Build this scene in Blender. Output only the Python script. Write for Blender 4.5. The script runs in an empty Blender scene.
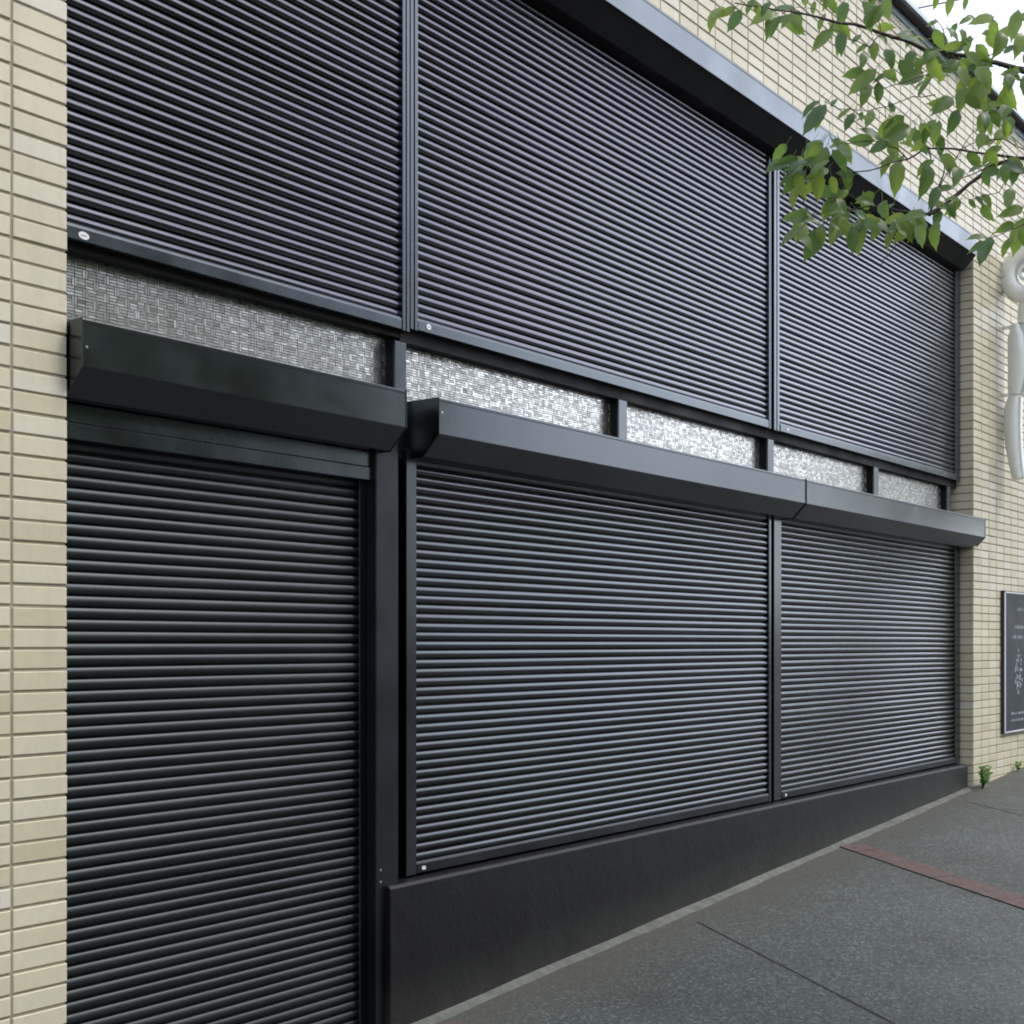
CLOUD, SKY, SUNE, EXPO = .6, .12, 1.2, 0.62
import bpy, bmesh, math, random
from mathutils import Vector, Matrix
random.seed(11)
scene = bpy.context.scene
COL = scene.collection
R = math.radians

# ------------------------------------------------------------------ helpers
def tag(o, label=None, cat=None, group=None, kind=None):
    if label: o['label'] = label
    if cat: o['category'] = cat
    if group: o['group'] = group
    if kind: o['kind'] = kind
    return o

def link(name, bm, mat, parent=None, smooth=None, tri=False):
    me = bpy.data.meshes.new(name)
    bm.to_mesh(me); bm.free()
    for m in (mat if isinstance(mat, (list, tuple)) else [mat]):
        me.materials.append(m)
    if smooth is not None:
        me.polygons.foreach_set('use_smooth', [True] * len(me.polygons))
        me.set_sharp_from_angle(angle=R(smooth))
    o = bpy.data.objects.new(name, me)
    COL.objects.link(o)
    if parent: o.parent = parent
    return o

def raw(name, V, F, mat, parent=None, smooth=None, fattr=None):
    me = bpy.data.meshes.new(name)
    me.from_pydata(V, [], F); me.update()
    for m in (mat if isinstance(mat, (list, tuple)) else [mat]):
        me.materials.append(m)
    if fattr:
        a = me.attributes.new('tint', 'FLOAT', 'FACE')
        a.data.foreach_set('value', fattr)
    if smooth is not None:
        me.polygons.foreach_set('use_smooth', [True] * len(me.polygons))
        me.set_sharp_from_angle(angle=R(smooth))
    o = bpy.data.objects.new(name, me)
    COL.objects.link(o)
    if parent: o.parent = parent
    return o

def empty(name, loc=(0, 0, 0), label=None, cat=None, group=None):
    o = bpy.data.objects.new(name, None)
    o.empty_display_size = 0.2
    COL.objects.link(o)
    o.location = loc
    return tag(o, label, cat, group)

def child(o, p):
    o.parent = p
    o.matrix_parent_inverse = Matrix.Translation(p.location).inverted()
    return o

def box(bm, x0, x1, y0, y1, z0, z1, bev=0.0):
    vs = [bm.verts.new((x, y, z)) for x in (x0, x1) for y in (y0, y1) for z in (z0, z1)]
    fs = []
    for f in ((0, 1, 3, 2), (4, 6, 7, 5), (0, 4, 5, 1), (2, 3, 7, 6), (0, 2, 6, 4), (1, 5, 7, 3)):
        fs.append(bm.faces.new([vs[i] for i in f]))
    if bev:
        es = list({e for f in fs for e in f.edges})
        bmesh.ops.bevel(bm, geom=es, offset=bev, segments=2, affect='EDGES', profile=0.5)

def prism(bm, prof, x0, x1, bev=0.0):
    """profile in (y, z), extruded along x"""
    a = [bm.verts.new((x0, y, z)) for y, z in prof]
    b = [bm.verts.new((x1, y, z)) for y, z in prof]
    n = len(prof); fs = []
    fs.append(bm.faces.new(a)); fs.append(bm.faces.new(b[::-1]))
    for i in range(n):
        j = (i + 1) % n
        fs.append(bm.faces.new((a[i], b[i], b[j], a[j])))
    bmesh.ops.recalc_face_normals(bm, faces=fs)
    if bev:
        es = list({e for f in fs for e in f.edges})
        bmesh.ops.bevel(bm, geom=es, offset=bev, segments=2, affect='EDGES', profile=0.5)

def tube(bm, pts, sides=7):
    """pts: (x, y, z, r)"""
    rings = []
    n = len(pts)
    for i, p in enumerate(pts):
        a = Vector(pts[max(i - 1, 0)][:3]); b = Vector(pts[min(i + 1, n - 1)][:3])
        d = (b - a).normalized()
        u = d.cross(Vector((0.13, 0.21, 1))).normalized()
        if u.length < .1: u = Vector((1, 0, 0))
        v = d.cross(u).normalized()
        c = Vector(p[:3])
        rings.append([bm.verts.new(c + (u * math.cos(2 * math.pi * k / sides) + v * math.sin(2 * math.pi * k / sides)) * p[3]) for k in range(sides)])
    for i in range(n - 1):
        for k in range(sides):
            l = (k + 1) % sides
            bm.faces.new((rings[i][k], rings[i][l], rings[i + 1][l], rings[i + 1][k]))
    bm.faces.new(rings[0][::-1]); bm.faces.new(rings[-1])

def disc(bm, x, y, z, rx, rz, th, ang=0.0, n=24):
    """flat oval plate facing -Y"""
    ca, sa = math.cos(ang), math.sin(ang)
    P = []
    for k in range(n):
        a = 2 * math.pi * k / n
        px, pz = rx * math.cos(a), rz * math.sin(a)
        P.append((x + px * ca - pz * sa, z + px * sa + pz * ca))
    f = [bm.verts.new((a, y - th, b)) for a, b in P]
    g = [bm.verts.new((a, y, b)) for a, b in P]
    bm.faces.new(f)
    for k in range(n):
        l = (k + 1) % n
        bm.faces.new((f[k], g[k], g[l], f[l]))
    bmesh.ops.recalc_face_normals(bm, faces=bm.faces[:])

# ------------------------------------------------------------------ materials
def new_mat(name):
    m = bpy.data.materials.new(name); m.use_nodes = True
    nt = m.node_tree
    return m, nt, nt.nodes['Principled BSDF']

def N(nt, typ, **kw):
    n = nt.nodes.new(typ)
    for k, v in kw.items():
        if k == 'ins':
            for a, b in v.items(): n.inputs[a].default_value = b
        else: setattr(n, k, v)
    return n

def ramp(nt, stops):
    n = nt.nodes.new('ShaderNodeValToRGB')
    cr = n.color_ramp
    while len(cr.elements) < len(stops): cr.elements.new(0.5)
    for e, (p, c) in zip(cr.elements, stops):
        e.position = p; e.color = (*c, 1) if len(c) == 3 else c
    return n

def mapping(nt, scale=(1, 1, 1), coord='Object'):
    tc = N(nt, 'ShaderNodeTexCoord'); mp = N(nt, 'ShaderNodeMapping')
    mp.inputs['Scale'].default_value = scale
    nt.links.new(tc.outputs[coord], mp.inputs['Vector'])
    return mp.outputs['Vector']

def black_metal(name, base, rough, spec=0.5, metallic=0.0, stretch=(1, 1, 1), bump=0.06, ior=1.5, coat=0.0, dirt=0.25):
    m, nt, b = new_mat(name)
    L = nt.links.new
    v = mapping(nt, stretch)
    n1 = N(nt, 'ShaderNodeTexNoise', ins={'Scale': 3.0, 'Detail': 5.0, 'Roughness': .6}); L(v, n1.inputs['Vector'])
    n2 = N(nt, 'ShaderNodeTexNoise', ins={'Scale': 60.0, 'Detail': 3.0}); L(v, n2.inputs['Vector'])
    r = ramp(nt, [(0.3, tuple(c * (1 - dirt * .4) for c in base)), (0.75, tuple(c * (1 + dirt) + dirt * .01 for c in base))])
    L(n1.outputs['Fac'], r.inputs['Fac']); L(r.outputs['Color'], b.inputs['Base Color'])
    mr = N(nt, 'ShaderNodeMapRange', ins={'From Min': .3, 'From Max': .7, 'To Min': rough * .8, 'To Max': rough * 1.25})
    L(n1.outputs['Fac'], mr.inputs['Value']); L(mr.outputs['Result'], b.inputs['Roughness'])
    b.inputs['Metallic'].default_value = metallic
    b.inputs['IOR'].default_value = ior
    b.inputs['Coat Weight'].default_value = coat
    b.inputs['Coat Roughness'].default_value = .12
    bp = N(nt, 'ShaderNodeBump', ins={'Strength': bump, 'Distance': .004})
    L(n2.outputs['Fac'], bp.inputs['Height']); L(bp.outputs['Normal'], b.inputs['Normal'])
    return m

M = {}
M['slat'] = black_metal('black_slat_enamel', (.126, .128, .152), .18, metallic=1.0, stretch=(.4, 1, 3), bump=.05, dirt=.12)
M['low_slat'] = black_metal('dimmed_low_slat', (.092, .099, .108), .17, metallic=1.0, stretch=(.4, 1, 3), bump=.05, dirt=.15)  # copy of the slat metal, darkened to dim the lower shutters' reflections
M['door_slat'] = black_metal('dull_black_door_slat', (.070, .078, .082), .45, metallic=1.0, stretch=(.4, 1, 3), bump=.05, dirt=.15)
M['frame'] = black_metal('black_powder_coat', (.040, .044, .050), .36, metallic=.9, bump=.06)
M['housing'] = black_metal('black_housing_paint', (.092, .103, .113), .22, metallic=1.0, bump=.04, dirt=.12)
M['guide'] = black_metal('grey_black_guide_metal', (.14, .155, .165), .33, metallic=1.0, bump=.05, dirt=.12)
M['rail'] = black_metal('satin_black_rail', (.11, .125, .138), .26, metallic=1.0, bump=.04, dirt=.12)
M['fascia'] = black_metal('pale_blue_grey_flashing', (.165, .190, .210), .40, metallic=.9, bump=.04, dirt=.08)
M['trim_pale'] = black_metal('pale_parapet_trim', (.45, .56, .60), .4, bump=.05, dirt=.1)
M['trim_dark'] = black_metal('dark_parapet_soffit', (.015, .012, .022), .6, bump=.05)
M['soffit'] = black_metal('matt_black_and_shade', (.006, .006, .007), .6, bump=.05, ior=1.3)  # black parts; also shade painted on slat grooves and mullion sides
M['sticker'] = black_metal('white_sticker', (.80, .81, .82), .35, bump=.02, dirt=.05)
M['ink'] = black_metal('grey_ink', (.25, .25, .27), .5, bump=.02)
M['screw'] = black_metal('bright_screw', (.7, .7, .7), .25, metallic=1.0, bump=.02)
M['wire'] = black_metal('grey_cable', (.16, .16, .20), .6)

def plinth_mat():
    m, nt, b = new_mat('black_painted_render'); L = nt.links.new
    v = mapping(nt, (1, 1, 1))
    n1 = N(nt, 'ShaderNodeTexNoise', ins={'Scale': 2.2, 'Detail': 6.0, 'Roughness': .65}); L(v, n1.inputs['Vector'])
    n2 = N(nt, 'ShaderNodeTexNoise', ins={'Scale': 90.0, 'Detail': 4.0}); L(v, n2.inputs['Vector'])
    n3 = N(nt, 'ShaderNodeTexNoise', ins={'Scale': 5.0, 'Detail': 5.0, 'Roughness': .7}); L(v, n3.inputs['Vector'])
    # pale splash dirt that rises irregularly from the pavement line
    tc = N(nt, 'ShaderNodeTexCoord'); sp = N(nt, 'ShaderNodeSeparateXYZ'); L(tc.outputs['Object'], sp.inputs[0])
    a = N(nt, 'ShaderNodeMath', operation='MULTIPLY', ins={1: .0585}); L(sp.outputs['X'], a.inputs[0])
    s = N(nt, 'ShaderNodeMath', operation='SUBTRACT'); L(sp.outputs['Z'], s.inputs[0]); L(a.outputs[0], s.inputs[1])
    s2 = N(nt, 'ShaderNodeMapRange', ins={'From Min': -.195, 'From Max': .05, 'To Min': .8, 'To Max': 0.0}); L(s.outputs[0], s2.inputs['Value'])
    mu = N(nt, 'ShaderNodeMath', operation='MULTIPLY'); L(s2.outputs['Result'], mu.inputs[0]); L(n3.outputs['Fac'], mu.inputs[1])
    r = ramp(nt, [(.3, (.0015, .0015, .002)), (.7, (.004, .0042, .005))]); L(n1.outputs['Fac'], r.inputs['Fac'])
    mx = N(nt, 'ShaderNodeMix', data_type='RGBA'); L(mu.outputs[0], mx.inputs[0]); L(r.outputs['Color'], mx.inputs[6]); mx.inputs[7].default_value = (.062, .064, .056, 1)
    L(mx.outputs[2], b.inputs['Base Color'])
    b.inputs['Roughness'].default_value = .5; b.inputs['IOR'].default_value = 1.42
    bp = N(nt, 'ShaderNodeBump', ins={'Strength': .18, 'Distance': .004}); L(n2.outputs['Fac'], bp.inputs['Height'])
    bp2 = N(nt, 'ShaderNodeBump', ins={'Strength': .25, 'Distance': .02}); L(n3.outputs['Fac'], bp2.inputs['Height']); L(bp.outputs['Normal'], bp2.inputs['Normal'])
    L(bp2.outputs['Normal'], b.inputs['Normal'])
    return m
M['plinth'] = plinth_mat()

def brick_mat(name, stops, rough, dirt):
    m, nt, b = new_mat(name); L = nt.links.new
    at = N(nt, 'ShaderNodeAttribute', attribute_name='tint')
    r = ramp(nt, stops); L(at.outputs['Fac'], r.inputs['Fac'])
    v = mapping(nt)
    n1 = N(nt, 'ShaderNodeTexNoise', ins={'Scale': 1.3, 'Detail': 5.0, 'Roughness': .6}); L(v, n1.inputs['Vector'])
    n2 = N(nt, 'ShaderNodeTexNoise', ins={'Scale': 35.0, 'Detail': 4.0}); L(v, n2.inputs['Vector'])
    ad = N(nt, 'ShaderNodeMath', operation='MULTIPLY_ADD', ins={1: .5, 2: 0.0}); L(n2.outputs['Fac'], ad.inputs[0])
    ad2 = N(nt, 'ShaderNodeMath', operation='ADD'); L(n1.outputs['Fac'], ad2.inputs[0]); L(ad.outputs[0], ad2.inputs[1])
    mr = N(nt, 'ShaderNodeMapRange', ins={'From Min': .45, 'From Max': 1.05, 'To Min': 1.0, 'To Max': 1.0 - dirt}); L(ad2.outputs[0], mr.inputs['Value'])
    vs = mapping(nt, (5.0, 5.0, .35))
    n4 = N(nt, 'ShaderNodeTexNoise', ins={'Scale': 1.6, 'Detail': 6.0, 'Roughness': .7}); L(vs, n4.inputs['Vector'])
    mr4 = N(nt, 'ShaderNodeMapRange', ins={'From Min': .52, 'From Max': .78, 'To Min': 1.0, 'To Max': .84}); L(n4.outputs['Fac'], mr4.inputs['Value'])
    mq = N(nt, 'ShaderNodeMath', operation='MULTIPLY'); L(mr.outputs['Result'], mq.inputs[0]); L(mr4.outputs['Result'], mq.inputs[1])
    mx = N(nt, 'ShaderNodeMix', data_type='RGBA', blend_type='MULTIPLY'); mx.inputs[0].default_value = 1.0
    L(r.outputs['Color'], mx.inputs[6]); L(mq.outputs[0], mx.inputs[7]); L(mx.outputs[2], b.inputs['Base Color'])
    b.inputs['Roughness'].default_value = rough
    bp = N(nt, 'ShaderNodeBump', ins={'Strength': .15, 'Distance': .004}); L(n2.outputs['Fac'], bp.inputs['Height']); L(bp.outputs['Normal'], b.inputs['Normal'])
    return m
M['brick'] = brick_mat('cream_glazed_brick', [(0.0, (.56, .51, .35)), (.5, (.66, .61, .44)), (.85, (.69, .645, .48)), (1.0, (.70, .67, .55))], .45, .18)
M['mortar'] = brick_mat('brown_grey_mortar', [(0.0, (.42, .37, .27)), (1.0, (.42, .37, .27))], .9, .35)

def tile_mat():
    m, nt, b = new_mat('brushed_steel_mosaic'); L = nt.links.new
    at = N(nt, 'ShaderNodeAttribute', attribute_name='tint')
    r = ramp(nt, [(0.0, (.40, .40, .39)), (.5, (.58, .58, .56)), (1.0, (.76, .77, .75))]); L(at.outputs['Fac'], r.inputs['Fac'])
    L(r.outputs['Color'], b.inputs['Base Color'])
    b.inputs['Metallic'].default_value = 1.0
    mr = N(nt, 'ShaderNodeMapRange', ins={'To Min': .38, 'To Max': .24}); L(at.outputs['Fac'], mr.inputs['Value'])
    L(mr.outputs['Result'], b.inputs['Roughness'])
    return m
M['tile'] = tile_mat()
M['grout'] = black_metal('dark_grey_grout', (.17, .17, .165), .9)

def pave_mat():
    m, nt, b = new_mat('exposed_aggregate_pavement'); L = nt.links.new
    v = mapping(nt)
    big = N(nt, 'ShaderNodeTexNoise', ins={'Scale': .9, 'Detail': 5.0, 'Roughness': .6}); L(v, big.inputs['Vector'])
    vo = N(nt, 'ShaderNodeTexVoronoi', ins={'Scale': 90.0, 'Randomness': 1.0}); L(v, vo.inputs['Vector'])
    fn = N(nt, 'ShaderNodeTexNoise', ins={'Scale': 28.0, 'Detail': 6.0, 'Roughness': .75}); L(v, fn.inputs['Vector'])
    bw = N(nt, 'ShaderNodeSeparateColor'); L(vo.outputs['Color'], bw.inputs['Color'])
    r = ramp(nt, [(0.0, (.048, .054, .050)), (.45, (.070, .079, .074)), (.82, (.090, .102, .098)), (1.0, (.17, .18, .172))]); L(bw.outputs['Red'], r.inputs['Fac'])
    r2 = ramp(nt, [(.32, (.75, .77, .75)), (.7, (1.18, 1.18, 1.18))]); L(fn.outputs['Fac'], r2.inputs['Fac'])
    r3 = ramp(nt, [(.25, (.74, .75, .72)), (.5, (.98, .98, .97)), (.75, (1.16, 1.18, 1.2))]); L(big.outputs['Fac'], r3.inputs['Fac'])
    m1 = N(nt, 'ShaderNodeMix', data_type='RGBA', blend_type='MULTIPLY'); m1.inputs[0].default_value = 1.0
    L(r.outputs['Color'], m1.inputs[6]); L(r2.outputs['Color'], m1.inputs[7])
    m2 = N(nt, 'ShaderNodeMix', data_type='RGBA', blend_type='MULTIPLY'); m2.inputs[0].default_value = 1.0
    L(m1.outputs[2], m2.inputs[6]); L(r3.outputs['Color'], m2.inputs[7])
    # brownish stain along the foot of the wall, irregular edge
    tc = N(nt, 'ShaderNodeTexCoord'); sp = N(nt, 'ShaderNodeSeparateXYZ'); L(tc.outputs['Object'], sp.inputs[0])
    md = N(nt, 'ShaderNodeTexNoise', ins={'Scale': 1.6, 'Detail': 6.0, 'Roughness': .65}); L(v, md.inputs['Vector'])
    mm = N(nt, 'ShaderNodeMath', operation='MULTIPLY_ADD', ins={1: .9, 2: -.45}); L(md.outputs['Fac'], mm.inputs[0])
    ad = N(nt, 'ShaderNodeMath', operation='ADD'); L(sp.outputs['Y'], ad.inputs[0]); L(mm.outputs[0], ad.inputs[1])
    mr = N(nt, 'ShaderNodeMapRange', ins={'From Min': -.52, 'From Max': -.08, 'To Min': 0.0, 'To Max': .7}); L(ad.outputs[0], mr.inputs['Value'])
    m3 = N(nt, 'ShaderNodeMix', data_type='RGBA'); L(mr.outputs['Result'], m3.inputs[0]); L(m2.outputs[2], m3.inputs[6]); m3.inputs[7].default_value = (.070, .066, .050, 1)
    L(m3.outputs[2], b.inputs['Base Color'])
    rr = N(nt, 'ShaderNodeMapRange', ins={'From Min': .35, 'From Max': .7, 'To Min': .78, 'To Max': .5}); L(big.outputs['Fac'], rr.inputs['Value']); L(rr.outputs['Result'], b.inputs['Roughness'])
    bp = N(nt, 'ShaderNodeBump', ins={'Strength': .3, 'Distance': .004}); L(vo.outputs['Distance'], bp.inputs['Height'])
    bp2 = N(nt, 'ShaderNodeBump', ins={'Strength': .25, 'Distance': .01}); L(fn.outputs['Fac'], bp2.inputs['Height']); L(bp.outputs['Normal'], bp2.inputs['Normal'])
    L(bp2.outputs['Normal'], b.inputs['Normal'])
    return m
M['pave'] = pave_mat()

def rough_mat(name, c0, c1, scale, rough=.85, bump=.3):
    m, nt, b = new_mat(name); L = nt.links.new
    v = mapping(nt)
    n = N(nt, 'ShaderNodeTexNoise', ins={'Scale': scale, 'Detail': 8.0, 'Roughness': .7}); L(v, n.inputs['Vector'])
    r = ramp(nt, [(.3, c0), (.7, c1)]); L(n.outputs['Fac'], r.inputs['Fac']); L(r.outputs['Color'], b.inputs['Base Color'])
    b.inputs['Roughness'].default_value = rough
    bp = N(nt, 'ShaderNodeBump', ins={'Strength': bump, 'Distance': .01}); L(n.outputs['Fac'], bp.inputs['Height']); L(bp.outputs['Normal'], b.inputs['Normal'])
    return m
M['kerbline'] = rough_mat('pale_concrete_edge', (.075, .08, .068), (.16, .168, .145), 14, .85, .5)
M['joint'] = rough_mat('dark_joint', (.015, .016, .015), (.04, .04, .036), 20)
M['redbrick'] = rough_mat('faded_red_paver', (.080, .055, .049), (.135, .092, .083), 16, .8)
M['asphalt'] = rough_mat('asphalt', (.035, .036, .038), (.065, .066, .068), 30)
M['earth'] = rough_mat('dry_ground', (.08, .075, .06), (.14, .13, .11), 2)
M['bark'] = rough_mat('dark_cherry_bark', (.030, .020, .020), (.085, .062, .058), 40, .8, .6)
M['plate'] = black_metal('slate_blue_plaque', (.030, .038, .047), .5, ior=1.3, bump=.03)
M['plate_edge'] = black_metal('dark_maroon_edge', (.02, .010, .016), .5, bump=.03)
M['plate_rim'] = black_metal('pale_metal_rim', (.62, .62, .66), .4, metallic=.0, bump=.03)
M['engrave'] = black_metal('pale_grey_lettering', (.34, .36, .40), .5, bump=.03)
M['scroll'] = black_metal('white_painted_scrollwork', (.74, .76, .71), .35, metallic=.35, bump=.04, dirt=.08)
M['render'] = rough_mat('weathered_render', (.035, .036, .033), (.06, .06, .054), 3)
M['darkglass'] = black_metal('dark_window_glass', (.01, .012, .014), .08, bump=.01)

def leaf_mat(name, c0, c1, back):
    m, nt, b = new_mat(name); L = nt.links.new
    out = nt.nodes['Material Output']
    at = N(nt, 'ShaderNodeAttribute', attribute_name='tint')
    r = ramp(nt, [(0.0, c0), (1.0, c1)]); L(at.outputs['Fac'], r.inputs['Fac'])
    ge = N(nt, 'ShaderNodeNewGeometry')
    mx = N(nt, 'ShaderNodeMix', data_type='RGBA'); L(ge.outputs['Backfacing'], mx.inputs[0]); L(r.outputs['Color'], mx.inputs[6]); mx.inputs[7].default_value = (*back, 1)
    L(mx.outputs[2], b.inputs['Base Color'])
    b.inputs['Roughness'].default_value = .38
    tr = N(nt, 'ShaderNodeBsdfTranslucent')
    hs = N(nt, 'ShaderNodeMix', data_type='RGBA', blend_type='MULTIPLY'); hs.inputs[0].default_value = 1.0
    L(r.outputs['Color'], hs.inputs[6]); hs.inputs[7].default_value = (2.5, 2.5, 1.0, 1); L(hs.outputs[2], tr.inputs['Color'])
    ms = N(nt, 'ShaderNodeMixShader', ins={'Fac': .42}); L(b.outputs[0], ms.inputs[1]); L(tr.outputs[0], ms.inputs[2]); L(ms.outputs[0], out.inputs['Surface'])
    return m
M['leaf'] = leaf_mat('cherry_leaf', (.065, .125, .055), (.17, .235, .075), (.16, .21, .14))
M['weed'] = leaf_mat('weed_leaf', (.05, .13, .04), (.14, .24, .07), (.12, .2, .08))

# ------------------------------------------------------------------ the ground
SL, CR = .0585, .03
def gz(x, y):
    xx = max(-45.0, min(70.0, x))
    return .065 + SL * (xx - 4.443) + CR * max(-4.6, min(0.0, y))

def sheet(name, x0, x1, y0, y1, dz, mat, nx=40, ny=6, kind='structure', parent=None, jit=0.0):
    V = []; F = []
    for i in range(nx + 1):
        for j in range(ny + 1):
            x = x0 + (x1 - x0) * i / nx; y = y0 + (y1 - y0) * j / ny
            V.append((x, y, gz(x, y) + dz + random.uniform(-jit, jit)))
    for i in range(nx):
        for j in range(ny):
            a = i * (ny + 1) + j
            F.append((a, a + ny + 1, a + ny + 2, a + 1))
    o = raw(name, V, F, mat, parent)
    if kind: o['kind'] = kind
    return o
XS = [-400, -45, 70, 400]
def wide(name, ys, dzs, mat):
    V = []; F = []
    xs = [-400] + [-45 + 115 * i / 46 for i in range(47)] + [400]
    for x in xs:
        for y, dz in zip(ys, dzs): V.append((x, y, gz(x, y) + dz))
    n = len(ys)
    for i in range(len(xs) - 1):
        for j in range(n - 1):
            a = i * n + j
            F.append((a, a + n, a + n + 1, a + 1))
    o = raw(name, V, F, mat); o['kind'] = 'structure'
    return o
wide('ground', [-400, -60, -17.5, -4.7, .3, 60, 400], [-.6, -.4, -.4, -.4, -.4, -.4, -.6], M['earth'])
wide('road', [-13.4, -4.75], [-.14, -.14], M['asphalt'])
wide('far_pavement', [-17.5, -13.55], [.0, .0], M['pave'])
wide('pavement', [-4.6, 0.0, .25], [0, 0, 0], M['pave'])
def kerb(name, y0, y1):
    V = []; F = []
    xs = [-45 + 115 * i / 46 for i in range(47)]
    for x in xs:
        z = gz(x, -4.6)
        V += [(x, y0, z - .5), (x, y0, z + .004), (x, y1, z + .004), (x, y1, z - .5)]
    for i in range(46):
        for j in range(3):
            a = i * 4 + j; F.append((a, a + 4, a + 5, a + 1))
    o = raw(name, V, F, M['kerbline']); o['kind'] = 'structure'
kerb('kerb', -4.75, -4.595); kerb('kerb', -13.55, -13.4)

# pale concrete edge along the foot of the plinth
V = []; F = []
n = 170
for i in range(n + 1):
    x = 4.17 + (11.62 - 4.17) * i / n
    w = .030 + .008 * math.sin(x * 2.1) + .004 * math.sin(x * 11.3) + random.uniform(-.002, .002)
    if x > 11.36: w += .05
    z = gz(x, 0)
    h = .012 + .002 * math.sin(x * 5.1)
    V += [(x, .05, z + h + .012), (x, -w * .55 + .02, z + h), (x, -w, z - .004)]
for i in range(n):
    for j in range(2):
        a = i * 3 + j; F.append((a, a + 1, a + 4, a + 3))
o = raw('concrete_edging', V, F, M['kerbline'], smooth=50); o['kind'] = 'structure'

# joints and red paver strips, set at an angle across the pavement
DIR = Vector((math.cos(R(-122)), math.sin(R(-122))))
PER = Vector((-DIR.y, DIR.x))          # along the wall, roughly +X
def strip(name, x0, w, length, mat, dz, pieces=1, gap=0.0, start=.0, jit=0.0):
    V = []; F = []
    for k in range(pieces):
        s0 = start + (length - start) * k / pieces + gap / 2; s1 = start + (length - start) * (k + 1) / pieces - gap / 2
        m = max(1, int((s1 - s0) / .12)) if pieces == 1 else 1
        base = len(V)
        jz = random.uniform(-jit, jit); js = random.uniform(-.004, .004) if pieces > 1 else 0
        for i in range(m + 1):
            s = s0 + (s1 - s0) * i / m
            wob = random.uniform(-.0012, .0012) if pieces == 1 else 0
            for t in (-w / 2 + wob, w / 2 + wob):
                p = Vector((x0, -.045)) + DIR * s + PER * (t + js)
                V.append((p.x, p.y, gz(p.x, p.y) + dz + jz))
        for i in range(m):
            a = base + i * 2
            F.append((a, a + 1, a + 3, a + 2))
    o = raw(name, V, F, mat); o['kind'] = 'structure'
    return o
for x0 in (4.42, 8.75, 13.0):
    strip('paver_bed', x0, .192, 5.2, M['joint'], .004)
    strip('paver_strip', x0, .196, 5.2, M['redbrick'], .0065, pieces=26, gap=.004, jit=.0006)
for x0 in (6.53, 10.85, 2.1):
    strip('pavement_joint', x0, .009, 5.2, M['joint'], .004, start=.12)

# ------------------------------------------------------------------ the building
BW, BH, JT = .2032, .0677, .009
ZP = 2.358            # height of one bed joint
def bricks(name, x_right, ncol, z0, z1, parent, corner=None, left=None, y=0.0):
    """stack-bonded bricks facing -Y; columns counted leftwards from x_right (the clean end)"""
    V = []; F = []; T = []
    k0 = int(math.floor((z0 - ZP) / BH)); k1 = int(math.ceil((z1 - ZP) / BH))
    for c in range(ncol):
        xr = x_right - c * BW; xl = xr - (BW - JT)
        for k in range(k0, k1):
            zb = max(ZP + k * BH + JT / 2, z0); zt = min(ZP + (k + 1) * BH - JT / 2, z1)
            if zt - zb < .012: continue
            dp = .03
            if c == 0 and corner == 'right': dp = .2
            if c == ncol - 1 and left: dp = .2
            dx = random.uniform(-.0012, .0012); dy = random.uniform(-.0012, .0012); dz = random.uniform(-.0010, .0010)
            a, b_ = xl + dx, xr + dx; yy = y + dy; zb += dz; zt += dz
            e = .0025
            n = len(V)
            V += [(a, yy + dp, zb), (b_, yy + dp, zb), (b_, yy + dp, zt), (a, yy + dp, zt),
                  (a, yy + e, zb), (b_, yy + e, zb), (b_, yy + e, zt), (a, yy + e, zt),
                  (a + e, yy, zb + e), (b_ - e, yy, zb + e), (b_ - e, yy, zt - e), (a + e, yy, zt - e)]
            F.append((n + 8, n + 9, n + 10, n + 11))
            for i in range(4):
                j = (i + 1) % 4
                F.append((n + 4 + i, n + 4 + j, n + 8 + j, n + 8 + i)); F.append((n + i, n + j, n + 4 + j, n + 4 + i))
            T += [min(1, max(0, random.gauss(.55, .22)))] * 9
    return raw(name, V, F, M['brick'], parent, fattr=T)

bld = empty('brick_building', (7.0, .2, 0), 'low cream brick building with a parapet, black shuttered front and steel mosaic band', 'building')
def bpart(name, o): return child(o, bld)
WL, WR = 2.609, 11.40
ZTOP = 6.345
# left pier, right wall, wall above the opening
child(bricks('brick_pier', WL, 26, -.75, ZTOP, None, corner='right'), bld)
nr = 30
child(bricks('brick_wall', WR + JT / 2 + nr * BW, nr, -.1, ZTOP, None, left=True), bld)
child(bricks('upper_brick_wall', WR + JT / 2 - JT / 2, 43, 5.02, ZTOP, None), bld)
bm = bmesh.new()
for (x0, x1, z0, z1) in ((WL - 26 * BW, WL - .004, -1.0, ZTOP), (WL + .004, WR - .004, 5.02, ZTOP), (WR + .021, WR + nr * BW, -.4, ZTOP)):
    box(bm, x0, x1, .005, .22 if x0 != WL + .004 else .3, z0, z1)
box(bm, WL - .2, WL - .006, .01, .3, -1, ZTOP - .01)
child(link('mortar', bm, M['mortar']), bld)
# the dark structure behind the shutters
bm = bmesh.new()
box(bm, WL - .05, WR + .05, .235, .42, -.6, 5.0)
child(link('backing_wall', bm, M['soffit']), bld)
bm = bmesh.new()   # rest of the volume (sides, back, roof)
box(bm, WL - 26 * BW, WR + nr * BW, .43, 9.0, -1.2, ZTOP - .02)
child(link('building_volume', bm, M['render']), bld)

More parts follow.
